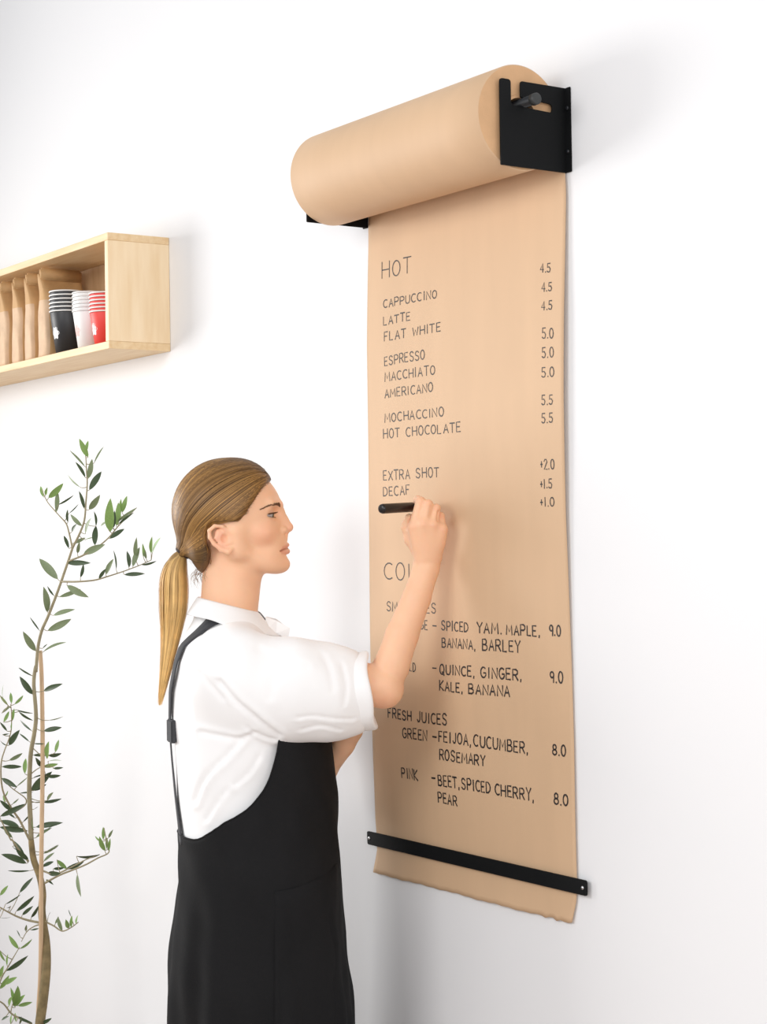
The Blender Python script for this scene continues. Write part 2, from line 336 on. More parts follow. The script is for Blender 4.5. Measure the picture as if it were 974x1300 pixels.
# ------------------------------------------------------------------ shelf
SX1, SX0, ST, SB, SD, TH = -1.152, -2.80, 2.2203, 1.9517, .1587, .0175
sh = empty('wall_shelf', (0, 0, SB)); tag(sh, 'long open box shelf of pale pine on the wall above the olive tree', 'shelf')
def board(name, lo, hi, m): return bmobj(name, box_bm((lo[0], lo[1], lo[2]-SB), (hi[0], hi[1], hi[2]-SB), .0008, 1), m, sh)
board('top_board', (SX0, -SD, ST-TH), (SX1, -.0005, ST), M_wood)
board('bottom_board', (SX0, -SD, SB), (SX1, -.0005, SB+TH), M_wood)
o = board('end_panel', (SX1-TH, -SD, SB+TH+.0002), (SX1, -.0005, ST-TH-.0002), M_woodv)
board('end_panel', (SX0, -SD, SB+TH+.0002), (SX0+TH, -.0005, ST-TH-.0002), M_woodv)
board('back_panel', (SX0+TH, -.0105, SB+TH+.0002), (SX1-TH, -.0005, ST-TH-.0002), M_ply)
# cups
def cup_meshes(m, H, r0, r1):
    t = .0006
    def prof_mesh(nm, prof, mt):
        V, Fc = lathe(prof, 36); me = bpy.data.meshes.new(nm); me.from_pydata(V, [], Fc); me.materials.append(mt); me.polygons.foreach_set('use_smooth', [True]*len(Fc)); return me
    return prof_mesh('cup_wall', [(0, .004), (r0-t, .004), (r1-t, H-.001), (r1, H-.004), (r0, 0), (r0-.002, 0), (r0-.002, .003), (0, .003)], m), \
        prof_mesh('rim', [(r1-.0004, H-.001), (r1-.0002, H+.0012), (r1+.0012, H+.0018), (r1+.0022, H+.0004), (r1+.002, H-.0012), (r1+.0004, H-.0018)], M_cupw)
def emblem_mesh(kind, H, r0, r1):
    """blobby flower badge wrapped on the cup wall, facing -Y"""
    V = []; Fc = []; n = 40; Rg = [.0, .3, .6, 1.]
    for r in Rg:
        for k in range(n):
            th = 2*math.pi*k/n; rad = .0125*(1+.16*math.cos(6*th))*r; u = rad*math.cos(th); z = H*.5+rad*1.15*math.sin(th)
            rr = r0+(r1-r0)*z/H+.0003; ph = u/rr-math.pi/2; V.append((rr*math.cos(ph), rr*math.sin(ph), z))
    for i in range(len(Rg)-1):
        for k in range(n): Fc.append((i*n+k, i*n+(k+1) % n, (i+1)*n+(k+1) % n, (i+1)*n+k))
    me = bpy.data.meshes.new('emblem'); me.from_pydata(V, [], Fc); me.materials.append(kind); return me
stacks = [('black', M_cupb, 85.5, 407, 6, M_emb, 'white flower badge', (.108, .0285, .0425)), ('white', M_cupw, 114, 407, 6, M_embp, 'faint pink badge', (.094, .028, .0405)), ('red', M_cupr, 135, 407, 6, M_emb, 'white flower badge', (.082, .027, .039))]
ordn = ['lowest cup, with the badge,', 'second cup from the bottom', 'third cup from the bottom', 'third cup from the top', 'second cup from the top', 'topmost cup']
for cn, cm, cpx, cpy, num, em, el, dim in stacks:
    wm, rm = cup_meshes(cm, *dim); emm = emblem_mesh(em, *dim)
    c = on_plane(cpx, cpy, 1, -SD+.052); cz = SB+TH
    for k in range(num):
        r = empty('paper_cup', (c[0], -SD+.052, cz+.0003+k*(.0098 if cn == 'black' else .0088)), rz=0)
        tag(r, f'{ordn[k]} in the stack of {cn} paper cups on the shelf', 'cup', f'{cn} paper cups stacked on the shelf')
        cw = link('cup_wall', wm, None, r); link('rim', rm, None, r)['label'] = 'white rolled rim'
        if k == 0:
            eo = link('emblem', emm, None, r); eo['label'] = el; eo.rotation_euler = (0, 0, math.radians({'black': 10, 'white': 0, 'red': 0}[cn]))
# coffee bags: stand-up pouches with folded tops
def bag_mesh(seed):
    r = random.Random(seed); T, D, H = .062, .118, .212; V = []; Fc = []; n = 28; rows = 16
    for j in range(rows+1):
        z = j/rows; th = T*(.95 if z < .15 else (.95-.80*max(0, (z-.55)/.45)**1.2)); th = max(th, .012); dd = D*(1-.03*math.sin(z*3.1)); off = .018*max(0, (z-.8)/.2)**1.0
        for k in range(n):
            a = 2*math.pi*k/n; c, s = math.cos(a), math.sin(a); e = .42
            x = th/2*math.copysign(abs(c)**e, c); y = dd/2*math.copysign(abs(s)**e, s)
            x += .0012*math.sin(z*9+k*.9+seed)*(1 if 0 < z < 1 else 0); y += .0008*math.sin(z*11+k*2.1+seed)
            V.append((x-off*.3, y-off*.2, H*z))
    for j in range(rows):
        for k in range(n): Fc.append((j*n+k, j*n+(k+1) % n, (j+1)*n+(k+1) % n, (j+1)*n+k))
    Fc.append(tuple(range(n))[::-1]); Fc.append(tuple(rows*n+k for k in range(n)))
    me = bpy.data.meshes.new('pouch'); me.from_pydata(V, [], Fc); me.materials.append(M_bag); me.materials.append(M_bagl)
    for i, p in enumerate(me.polygons):
        p.use_smooth = True
        if i < rows*n and i//n < 11 and n*.64 <= i % n < n*.86: p.material_index = 1
    return me
def flap_bm(seed):
    bm = box_bm((-.0085, -.060, .196), (.0125, .053, .2265), .004, 2)
    for v in bm.verts: v.co.x += .0015*math.sin(v.co.y*90+seed); v.co.z += .002*math.sin(v.co.y*60+seed)
    return bm
bagn = ['nearest kraft coffee bag, its broad side showing behind the black cups', 'second kraft coffee bag from the cups', 'third kraft coffee bag from the cups', 'fourth kraft coffee bag from the cups', 'fifth kraft coffee bag from the cups', 'sixth kraft coffee bag from the cups, at the edge of the picture']
bx = on_plane(52, 400, 1, -SD+.02)[0]
BAGX = [bx-.0, bx-.085, bx-.170, bx-.255, bx-.340, bx-.425]
for k, xb in enumerate(BAGX):
    r = empty('coffee_bag', (xb, -.082, SB+TH+.0004)); r.rotation_euler = (0, 0, math.radians([3, -2, 2, -1, 2, 0, 1, -1][k]))
    tag(r, bagn[k] if k < 6 else 'kraft coffee bag at the far left end of the row on the shelf', 'coffee bag', 'kraft coffee bags in a row on the shelf')
    link('pouch', bag_mesh(k+3), None, r); bmobj('folded_top', flap_bm(k), M_bag, r, True)
#@@PERSON
# ------------------------------------------------------------------ implicit modelling (numpy) + surface nets
def smin(a, b, k):
    if k <= 0: return np.minimum(a, b)
    h = np.maximum(k-np.abs(a-b), 0)/k; return np.minimum(a, b)-h*h*k*.25
class Field:
    def __init__(s): s.p = []
    def add(s, fn, lo, hi, k=.004, op='u'): s.p.append((fn, np.array(lo, float), np.array(hi, float), k, op)); return s
    def ell(s, c, r, k=.004, op='u', rot=None):
        c = np.array(c, float); r = np.array(r, float); Rm = None if rot is None else np.array(Matrix.Rotation(rot[0], 3, rot[1]).transposed())
        def fn(x, y, z):
            x, y, z = x-c[0], y-c[1], z-c[2]
            if Rm is not None: x, y, z = Rm[0, 0]*x+Rm[0, 1]*y+Rm[0, 2]*z, Rm[1, 0]*x+Rm[1, 1]*y+Rm[1, 2]*z, Rm[2, 0]*x+Rm[2, 1]*y+Rm[2, 2]*z
            k0 = np.sqrt((x/r[0])**2+(y/r[1])**2+(z/r[2])**2)+1e-9; k1 = np.sqrt((x/r[0]**2)**2+(y/r[1]**2)**2+(z/r[2]**2)**2)+1e-9
            return k0*(k0-1)/k1
        m = r if rot is None else np.full(3, r.max()); return s.add(fn, c-m, c+m, k, op)
    def cone(s, a, b, ra, rb, k=.004, op='u', ys=1.):
        """round cone; ys>1 flattens it across y"""
        a = np.array(a, float); b = np.array(b, float); d = b-a; dd = d.dot(d*np.array([1, ys*ys, 1]))+1e-12
        def fn(x, y, z):
            x, y, z = x-a[0], y-a[1], z-a[2]; t = np.clip((x*d[0]+y*d[1]*ys*ys+z*d[2])/dd, 0, 1)
            return np.sqrt((x-t*d[0])**2+((y-t*d[1])*ys)**2+(z-t*d[2])**2)-(ra+(rb-ra)*t)
        m = max(ra, rb); return s.add(fn, np.minimum(a, b)-m, np.maximum(a, b)+m, k, op)
    def chain(s, pts, rs, k=.004, op='u', ys=1.):
        for i in range(len(pts)-1): s.cone(pts[i], pts[i+1], rs[i], rs[i+1], k, op, ys)
        return s
    def __call__(s, P, far=1.):
        F = np.full(len(P), far); x, y, z = P[:, 0], P[:, 1], P[:, 2]
        for fn, lo, hi, k, op in s.p:
            f = fn(x, y, z); F = smin(F, f, k) if op == 'u' else -smin(-F, f, k)
        return F
    def grid(s, xs, ys, zs, pad=.012):
        F = np.full((len(xs), len(ys), len(zs)), .5, np.float32); G = (xs, ys, zs)
        for fn, lo, hi, k, op in s.p:
            sl = []
            for a in range(3):
                i0 = np.searchsorted(G[a], lo[a]-pad-k); i1 = np.searchsorted(G[a], hi[a]+pad+k); sl.append(slice(i0, i1))
            if any(q.stop <= q.start for q in sl): continue
            x = xs[sl[0]][:, None, None]; y = ys[sl[1]][None, :, None]; z = zs[sl[2]][None, None, :]
            f = fn(x, y, z).astype(np.float32); A = F[sl[0], sl[1], sl[2]]
            F[sl[0], sl[1], sl[2]] = smin(A, f, k) if op == 'u' else -smin(-A, f, k)
        return F
def surface_net(F, xs, ys, zs, relax=2):
    S = F < 0; nx, ny, nz = F.shape
    cnt = np.zeros((nx-1, ny-1, nz-1), np.uint8)
    for i in (0, 1):
        for j in (0, 1):
            for k in (0, 1): cnt += S[i:nx-1+i, j:ny-1+j, k:nz-1+k]
    act = (cnt > 0) & (cnt < 8); I, J, K = np.nonzero(act); idx = np.full(act.shape, -1, np.int32); idx[I, J, K] = np.arange(len(I))
    acc = np.zeros((len(I), 3)); n = np.zeros(len(I)); G = (xs, ys, zs)
    for ax in range(3):
        o1, o2 = [a for a in range(3) if a != ax]
        for u in (0, 1):
            for v in (0, 1):
                off = [0, 0, 0]; off[o1] = u; off[o2] = v; a = [I+off[0], J+off[1], K+off[2]]; b = list(a); b[ax] = b[ax]+1
                fa = F[a[0], a[1], a[2]]; fb = F[b[0], b[1], b[2]]; m = (fa < 0) != (fb < 0); t = np.where(m, fa/(fa-fb+1e-20), 0)
                for c in range(3):
                    pa = G[c][a[c]]; pb = G[c][b[c]]; acc[:, c] += np.where(m, pa+(pb-pa)*t, 0)
                n += m
    V = acc/n[:, None]; Q = []
    for ax in range(3):
        o1, o2 = [(1, 2), (2, 0), (0, 1)][ax]; sl0 = [slice(None)]*3; sl1 = [slice(None)]*3; sl0[ax] = slice(0, -1); sl1[ax] = slice(1, None)
        ch = S[tuple(sl0)] != S[tuple(sl1)]; e = list(np.nonzero(ch)); ok = (e[o1] > 0) & (e[o2] > 0) & (e[o1] < F.shape[o1]-1) & (e[o2] < F.shape[o2]-1)
        e = [q[ok] for q in e]; ins = S[e[0], e[1], e[2]]
        def cid(d1, d2):
            c = list(e); c[o1] = c[o1]-d1; c[o2] = c[o2]-d2; return idx[c[0], c[1], c[2]]
        q = np.stack([cid(1, 1), cid(0, 1), cid(0, 0), cid(1, 0)], 1); q[~ins] = q[~ins][:, ::-1]; Q.append(q)
    Q = np.concatenate(Q); Q = Q[(Q >= 0).all(1)]
    for _ in range(relax): V = laplace(V, Q, .5)
    return V, Q
def laplace(V, Q, w):
    A = np.zeros_like(V); n = np.zeros(len(V))
    for a, b in ((0, 1), (1, 2), (2, 3), (3, 0)):
        for p, q in ((Q[:, a], Q[:, b]), (Q[:, b], Q[:, a])):
            n += np.bincount(p, minlength=len(V))
            for c in range(3): A[:, c] += np.bincount(p, V[q, c], minlength=len(V))
    return V*(1-w)+w*A/np.maximum(n, 1)[:, None]
def vnormals(V, Q):
    n = np.cross(V[Q[:, 2]]-V[Q[:, 0]], V[Q[:, 3]]-V[Q[:, 1]]); N = np.zeros_like(V)
    for a in range(4):
        for c in range(3): N[:, c] += np.bincount(Q[:, a], n[:, c], minlength=len(V))
    return N/(np.linalg.norm(N, axis=1)[:, None]+1e-12)
def quads(name, V, Q, m, parent, col=None, smooth=True):
    me = bpy.data.meshes.new(name); V = np.ascontiguousarray(V, np.float32); Q = np.ascontiguousarray(Q, np.int32)
    me.vertices.add(len(V)); me.vertices.foreach_set('co', V.ravel()); me.loops.add(Q.size); me.loops.foreach_set('vertex_index', Q.ravel())
    me.polygons.add(len(Q)); me.polygons.foreach_set('loop_start', np.arange(0, Q.size, 4, dtype=np.int32)); me.polygons.foreach_set('loop_total', np.full(len(Q), 4, np.int32)); me.update(calc_edges=True); me.validate()
    if col is not None:
        at_ = me.color_attributes.new('tint', 'FLOAT_COLOR', 'POINT'); at_.data.foreach_set('color', np.concatenate([col, np.ones((len(col), 1))], 1).astype(np.float32).ravel())
    return link(name, me, m, parent, smooth)
def axis_grid(*segs):
    """segs: (start, end, step) joined"""
    out = []
    for a, b, h in segs:
        n = max(1, int(round((b-a)/h))); out += list(np.linspace(a, b, n, endpoint=False))
    out.append(segs[-1][1]); return np.array(out)
def seg_dist(P, poly):
    """distance and side of points (n,2) to a polyline"""
    D = np.full(len(P), 9.); S = np.zeros(len(P))
    for a, b in zip(poly[:-1], poly[1:]):
        a = np.array(a); b = np.array(b); d = b-a; t = np.clip(((P-a)@d)/d.dot(d), 0, 1); q = P-a-t[:, None]*d; r = np.linalg.norm(q, axis=1)
        s = d[0]*(P[:, 1]-a[1])-d[1]*(P[:, 0]-a[0]); m = r < D; D[m] = r[m]; S[m] = np.sign(s[m])
    return D, S
# ------------------------------------------------------------------ the person: local frame x = where she faces, y = away from the camera side, z up
PD = 3.40
base = at(310, 686, PD); PO = np.array([base[0], base[1], 0.])
ca, sa = math.cos(YAW), math.sin(YAW)
def L(px, py, v=0.):
    """photo position at depth PD+v -> person's local frame"""
    w = at(px, py, PD+v)-PO; return np.array([w[0]*ca+w[1]*sa, -w[0]*sa+w[1]*ca, w[2]])
def H(px, py, y=0.):
    """position in the body's middle plane, moved sideways by y metres"""
    p = L(px, py, 0.); return np.array([p[0], p[1]+y, p[2]])
MP = PD/F_PX        # metres per photo pixel at her distance
person = empty('person', PO, YAW)
tag(person, 'woman with a blonde ponytail, white shirt and black apron writing on the paper', 'person')

B = Field()
# --- head
Y0 = H(300, 650)[1]
def hd(px, py, vpx=0): return H(px, py, vpx*MP)
B.ell(hd(286, 642), np.array([60, 50, 57])*MP, .01)
B.ell(hd(311, 652), np.array([47.5, 44, 53])*MP, .012)
B.ell(hd(338, 690), np.array([26, 27, 29])*MP, .014)
for s in (-1, 1):
    B.cone(hd(302, 697, 33*s), hd(348, 716, 11*s), 11*MP, 10*MP, .022)
    B.cone(hd(300, 675, 36*s), hd(303, 697, 33*s), 14*MP, 11*MP, .02)
    B.ell(hd(334, 676, 24*s), np.array([17, 15, 13])*MP, .016)
    B.cone(hd(353.5, 641.5, 6*s), hd(345, 639.5, 26*s), 5.2*MP, 5.5*MP, .010)
B.ell(hd(355.5, 716), np.array([13, 14, 11.5])*MP, .010)
B.ell(hd(330, 712), np.array([22, 24, 13])*MP, .02)
# eye sockets, eyeballs, lids
EY = {}
for s in (-1, 1):
    B.ell(hd(355, 652.5, 21.5*s), np.array([10, 12, 7.5])*MP, .012, 's')
    e_c = hd(340.8, 654.2, 21.0*s); EY[s] = e_c
    B.ell(e_c, np.array([9.3, 10, 9.0])*MP, .004)
    # opening between the lids
    B.ell(e_c+np.array([4.8*MP, s*4.2*MP, -.4*MP]), np.array([8.6, 8.6, 2.7])*MP, .0010, 's')
# nose
B.chain([hd(356.0, 649), hd(361, 660), hd(366.3, 669.3)], [3.6*MP, 4.6*MP, 6.3*MP], .006)
B.cone(hd(356, 651), hd(357, 672), 5*MP, 8*MP, .008)
for s in (-1, 1):
    B.ell(hd(359.5, 673, 7.6*s), np.array([6, 4.2, 5])*MP, .003)
    B.ell(hd(364, 678, 4.2*s), np.array([3.2, 2.2, 2.4])*MP, .0015, 's')
B.cone(hd(363, 676.5), hd(361.5, 684), 3*MP, 4*MP, .004)
# mouth
for s in (-1, 1):
    B.chain([hd(364.4, 691.8), hd(362.3, 692.8, 6*s), hd(356, 697.8, 14*s)], [2.7*MP, 2.5*MP, 1.0*MP], .003)
    B.chain([hd(364.6, 699.8), hd(362.4, 700.2, 6*s), hd(356, 699.8, 14*s)], [3.4*MP, 3.1*MP, 1.2*MP], .003)
    B.chain([hd(368.6, 695.8), hd(366, 696.4, 6*s), hd(356.5, 699.6, 16*s)], [1.2*MP, 1.4*MP, 1.2*MP], .0006, 's')
B.ell(hd(372.0, 707.6), np.array([4.5, 10, 3.0])*MP, .006, 's')
# ears
for s in (-1, 1):
    ev = lambda a, b, o=0.: hd(a, b, (49.5+o)*s)
    B.chain([ev(293, 674, -1), ev(287, 668.8, 1.5), ev(277.5, 668, 4), ev(271, 674, 5), ev(271.5, 682.5, 4.6), ev(277, 690.5, 3.6), ev(286, 697.5, 1.5), ev(294, 700, 0), ev(298, 696, -2)], [2.4*MP]*5+[2.6*MP, 3.3*MP, 3.8*MP, 3.0*MP], .0025)
    B.chain([ev(281, 675, .8), ev(279.5, 683, .8), ev(286, 692, 0)], [2.6*MP, 2.5*MP, 2.4*MP], .0035)
    B.cone(ev(284, 678, -6.5), ev(290, 690, -6.5), 9*MP, 8*MP, .004)
    B.cone(ev(296.5, 684, -3), ev(296.5, 689, -3), 3.0*MP, 3.0*MP, .003)
    B.ell(ev(289.5, 683.5, 1), np.array([4.0, 4.5, 5.6])*MP, .002, 's')
# neck
B.cone(H(299, 705), H(292, 790), 31*MP, 33*MP, .015)
B.cone(H(317, 722), H(300, 770), 16*MP, 26*MP, .012)
B.cone(H(285, 712), H(283, 790), 27*MP, 29*MP, .015)
# torso
B.cone(H(294, 842, -.11), H(294, 842, .11), .050, .050, .02)
B.cone(H(292, 822), H(300, 860), .05, .085, .02)
B.ell(H(303, 905), (.100, .145, .13), .02)
B.ell(H(315, 1010), (.095, .125, .15), .06)
B.ell(H(322, 1120), (.105, .165, .14), .06)
# legs
for s in (-1, 1):
    B.chain([np.array([.01, .09*s+Y0, .82]), np.array([.02, .095*s+Y0, .47]), np.array([.0, .10*s+Y0, .09])], [.085, .055, .036], .03)
    B.chain([np.array([-.03, .10*s+Y0, .045]), np.array([.06, .105*s+Y0, .04]), np.array([.13, .11*s+Y0, .032])], [.034, .034, .022], .02)
# right arm (camera side)
RS, RE = L(296, 842, -.155), L(486, 872, -.125)
B.chain([RS, RE], [.050, .037], .03)
B.cone(RE, L(489, 877, -.125), .033, .0285, .015)
B.chain([L(484, 873, -.125), L(497, 846, -.122), L(510.5, 806, -.117), L(529, 759, -.108), L(541, 722, -.100), L(543, 710, -.098)], [.0300, .0322, .0300, .0258, .0240, .0240], .005, ys=1.12)
# left arm, tucked in front of the body and passing under the right elbow
LS, LE = L(300, 842, .155), L(378, 1018, .13)
B.chain([LS, LE], [.050, .036], .03)
B.chain([LE, L(408, 976, .075), L(435, 946, .03)], [.034, .029, .022], .012)
# --- hands
def hand(mc, pip, dip, tip, wrist, rads, k=.0035):
    for i in range(4):
        B.cone(wrist[i], mc[i], .0135, .0112, .010)
        B.cone(mc[i], pip[i], rads[i][0], rads[i][1], k)
        B.cone(pip[i], dip[i], rads[i][1], rads[i][2], .0015)
        B.cone(dip[i], tip[i], rads[i][2], rads[i][3], .0015)
FR = [(.0098, .0090, .0080, .0070), (.0100, .0092, .0082, .0072), (.0096, .0088, .0078, .0068), (.0086, .0078, .0070, .0062)]
R_MC = [L(525.5, 669, -.122), L(537.5, 665.5, -.126), L(549.5, 666.5, -.123), L(561, 672, -.116)]
R_PIP = [L(534.0, 636.5, -.116), L(543.5, 640.5, -.119), L(553.5, 645.5, -.113), L(559.5, 655.5, -.100)]
R_DIP = [L(530.5, 634.5, -.092), L(539.0, 640.0, -.094), L(549, 645.0, -.090), L(553, 656, -.080)]
R_TIP = [L(527.5, 647.5, -.070), L(531, 652, -.072), L(541, 656, -.070), L(547, 664, -.070)]
R_W = [L(535, 706, -.108), L(541, 704, -.108), L(547, 704, -.106), L(551, 706, -.104)]
hand(R_MC, R_PIP, R_DIP, R_TIP, R_W, FR)
B.ell(L(545, 684, -.108), (.027, .014, .030), .012)
R_TH = [L(534, 702, -.092), L(522, 684, -.088), L(516.5, 669, -.090), L(519.5, 657.5, -.098)]
B.chain(R_TH, [.0150, .0125, .0098, .0080], .006)
B.cone(L(530, 690, -.10), L(522, 674, -.104), .012, .009, .008)
for i in (0, 1, 2):     # valleys between knuckles
    a = (R_MC[i]+R_MC[i+1])/2; b = (R_PIP[i]+R_PIP[i+1])/2; o = np.array([0, -.0125, 0])
    B.cone(a*.55+b*.45+o, b+o, .0026, .0036, .0025, 's')
L_MC = [L(445, 912, -.015), L(450, 918, -.004), L(453, 924, .006), L(453, 930, .016)]
L_PIP = [L(456, 900, -.035), L(461, 905, -.025), L(463, 910, -.014), L(462, 918, .0)]
L_DIP = [L(457, 892, -.050), L(462, 897, -.041), L(464, 902, -.032), L(462, 910, -.02)]
L_TIP = [L(455, 886, -.062), L(460, 890, -.055), L(462, 895, -.046), L(460, 903, -.036)]
hand(L_MC, L_PIP, L_DIP, L_TIP, [L(432, 938, .02), L(435, 941, .026), L(437, 945, .03), L(437, 949, .034)], FR)
B.chain([L(434, 930, .015), L(442, 910, -.02), L(450, 898, -.035)], [.013, .0105, .008], .006)
fx = lambda a: float(H(a, 686)[0])
fz = lambda b: float(H(310, b)[2])
xs = axis_grid((-.20, fx(215), .008), (fx(215), fx(262), .005), (fx(262), fx(328), .0022), (fx(328), fx(380), .00125), (fx(380), fx(500), .0045), (fx(500), fx(578), .0018), (fx(578), fx(600), .006))
ys = axis_grid((-.25, -.155, .006), (-.155, Y0-.06, .0020), (Y0-.06, Y0+.085, .0019), (Y0+.085, .27, .007))
zs = axis_grid((-.01, fz(1000), .012), (fz(1000), fz(900), .004), (fz(900), fz(732), .0035), (fz(732), fz(623), .0014), (fz(623), fz(570), .003))
Fg = B.grid(xs, ys, zs); V, Q = surface_net(Fg, xs, ys, zs, 2)
# skin tints: own redness; darker round the eyes; painted shade in the mouth crease
col = np.tile(np.array([.93, .56, .355]), (len(V), 1))
def tint(c, r, colr, amt=1.):
    d = np.sqrt((((V-c)/r)**2).sum(1)); w = np.clip(1.25-d, 0, 1)[:, None]*amt; col[:] = col*(1-w)+np.array(colr)*w
for s in (-1, 1):
    tint(hd(337, 678, 32*s), np.array([.028, .02, .024]), (.92, .42, .26), .5)
    tint(hd(284, 684, 52*s), np.array([.02, .012, .026]), (.92, .44, .32), .5)
    tint(hd(344, 654, 26*s), np.array([.016, .012, .009]), (.52, .24, .14), .6)  # darker tone round the eye
tint(hd(368, 670, 0), np.array([.010, .012, .010]), (.92, .44, .30), .5)
for s in (-1, 1):
    D, _ = seg_dist(V[:, [0, 2]], [hd(366, 692.5)[[0, 2]], hd(355, 699)[[0, 2]]]); m = np.clip(1.5-D/(2.3*MP), 0, 1)*(np.abs(V[:, 1]-Y0) < 15*MP)*(V[:, 2] > fz(706))*(V[:, 0] > fx(355))
D2, _ = seg_dist(V[:, [0, 2]], [hd(366.5, 701)[[0, 2]], hd(355.5, 700.5)[[0, 2]]]); m = np.maximum(m, np.clip(1.5-D2/(2.6*MP), 0, 1)*(np.abs(V[:, 1]-Y0) < 15*MP)*(V[:, 0] > fx(355)))
m = m[:, None]*.55; col = col*(1-m)+np.array([.70, .25, .19])*m
for q in R_PIP+R_MC: tint(q+np.array([0, -.008, 0]), np.array([.008]*3), (.92, .47, .30), .4)
tint(L(488, 886, -.14), np.array([.022]*3), (.90, .40, .24), .6)
D3, _ = seg_dist(V[:, [0, 2]], [hd(367, 696.0)[[0, 2]], hd(361, 697.6)[[0, 2]], hd(355.5, 700.2)[[0, 2]]]); m = np.clip(1.4-D3/(1.1*MP), 0, 1)*(np.abs(V[:, 1]-Y0) < 16*MP)*(V[:, 0] > fx(354)); m = m[:, None]*.65; col = col*(1-m)+np.array([.35, .09, .05])*m  # shade painted as a dark line in the crease between the lips
body = quads('body', V, Q, M_skin, person, col)
body['label'] = 'fair warm-toned skin of the face, neck, arms and hands'
# eyes
def ball(name, c, r, m, parent, seg=24, sc=(1, 1, 1)):
    bm = bmesh.new(); bmesh.ops.create_uvsphere(bm, u_segments=seg, v_segments=seg//2, radius=1)
    for v in bm.verts: v.co = Vector([c[i]+v.co[i]*r*sc[i] for i in range(3)])
    return bmobj(name, bm, m, parent, True)
for s in (-1, 1):
    e = ball('eyeball', EY[s]+np.array([.3*MP, 0, -.2*MP]), 8.3*MP, M_eyew, person)
    d = np.array([.985, -.05, -.16]); d /= np.linalg.norm(d); c = EY[s]+np.array([.3*MP, 0, -.2*MP])
    bm = bmesh.new(); n = 24; rg = []
    for rr in (0, .3, .66, .68):
        ang = rr; rg.append([bm.verts.new(Vector(c+8.5*MP*(math.cos(ang)*d+math.sin(ang)*(math.cos(2*math.pi*k/n)*np.array([0, 1, 0])+math.sin(2*math.pi*k/n)*np.cross(d, [0, 1, 0]))))) for k in range(n)])
    for i in range(3):
        for k in range(n): bm.faces.new((rg[i][k], rg[i][(k+1) % n], rg[i+1][(k+1) % n], rg[i+1][k])) if i else None
    bm.faces.new(rg[1]); bmobj('iris', bm, M_iris, e)
def strands_mesh(name, paths, widths, cols, m, parent, normals=None):
    """flat ribbons; widths along path"""
    P = np.array(paths); n, k, _ = P.shape; T = np.gradient(P, axis=1); T /= np.linalg.norm(T, axis=2)[..., None]+1e-12
    N = np.array(normals) if normals is not None else np.tile(np.array([0, -1., 0]), (n, k, 1))
    S = np.cross(T, N); S /= np.linalg.norm(S, axis=2)[..., None]+1e-12
    Wd = np.array(widths)[..., None]*.5; A = P+S*Wd; Bb = P-S*Wd
    V = np.stack([A, Bb], 2).reshape(-1, 3); i0 = (np.arange(n)[:, None]*k+np.arange(k-1)[None])*2; i0 = i0.ravel()
    Q = np.stack([i0, i0+1, i0+3, i0+2], 1); c = np.repeat(np.array(cols).reshape(-1, 3), 2, axis=0)
    return quads(name, V, Q, m, parent, c)
def settle(P, field, off, it=4, flat=False):
    P = P.copy(); h = 4e-4
    for _ in range(it):
        f = field(P); g = np.stack([(field(P+np.eye(3)[i]*h)-field(P-np.eye(3)[i]*h))/(2*h) for i in range(3)], 1)
        if flat: g[:, 2] = 0; g[:, 0] *= .3
        P -= (f-off)[:, None]*g/((g**2).sum(1)[:, None]+.05)
    return P, g/(np.linalg.norm(g, axis=1)[:, None]+1e-9)
headF = Field(); headF.p = B.p[:60]
def hairs(name, roots, dirs, lens, wd, m, lab=None):
    paths = []; 
    for r, d, l in zip(roots, dirs, lens):
        d = np.array(d)/np.linalg.norm(d); t = np.linspace(0, 1, 4)[:, None]; paths.append(r+d*l*t+np.array([0, 0, 1.])*(l*.25)*t*t)
    o = strands_mesh(name, paths, np.tile(np.array([1, 1, .8, .3])*wd, (len(paths), 1)), np.tile([.1, .05, .02], (len(paths), 4, 1)), m, person)
    o['kind'] = 'stuff'
    if lab: o['label'] = lab
for s in (-1, 1):
    bp_ = smooth_path([hd(355, 643.0, 9*s), hd(352, 641.2, 16*s), hd(345, 641.8, 27*s), hd(334, 647, 38*s)], 90); bp_, gn = settle(bp_, headF, .0002, 8, True)
    rt = []; dr = []; ln = []
    for i, p in enumerate(bp_):
        t = i/89; tt = bp_[min(i+1, 89)]-bp_[max(i-1, 0)]; tt /= np.linalg.norm(tt)
        for _ in range(3 if t < .12 else 5 if t < .5 else 3):
            rt.append(p+np.array([0, 0, 1])*rng.uniform(-1, 1)*1.5*MP*(1-.6*t)); dr.append(tt+np.array([0, 0, .35-.5*t])+rng.normal(0, .15, 3)); ln.append(.0048*rng.uniform(.6, 1.1))
    rt, g2 = settle(np.array(rt), headF, .0003, 5, True); hairs('eyebrow', rt, np.array(dr), ln, .0007, M_lash, 'brown eyebrow')
    lp = [EY[s]+np.array([math.cos(a)*9.4*MP, s*math.sin(a)*10.1*MP, 2.5*MP*math.cos(a*1.1-.25)]) for a in np.linspace(-.45, 1.35, 60)]
    lw = [EY[s]+np.array([math.cos(a)*9.2*MP, s*math.sin(a)*9.9*MP, -3.0*MP*math.cos(a*1.1-.25)]) for a in np.linspace(-.4, 1.30, 30)]
    dl = [np.array([math.cos(a), s*math.sin(a), .05]) for a in np.linspace(-.45, 1.35, 60)]
    dw = [np.array([math.cos(a), s*math.sin(a), -.5]) for a in np.linspace(-.4, 1.30, 30)]
    hairs('eyelashes', lp+lw, dl+dw, [.0062]*60+[.003]*30, .0007, M_lash)
    V, Fc = tube(lp, .0011, 6); mesh('lash_line', V, Fc, M_lash, person, True)
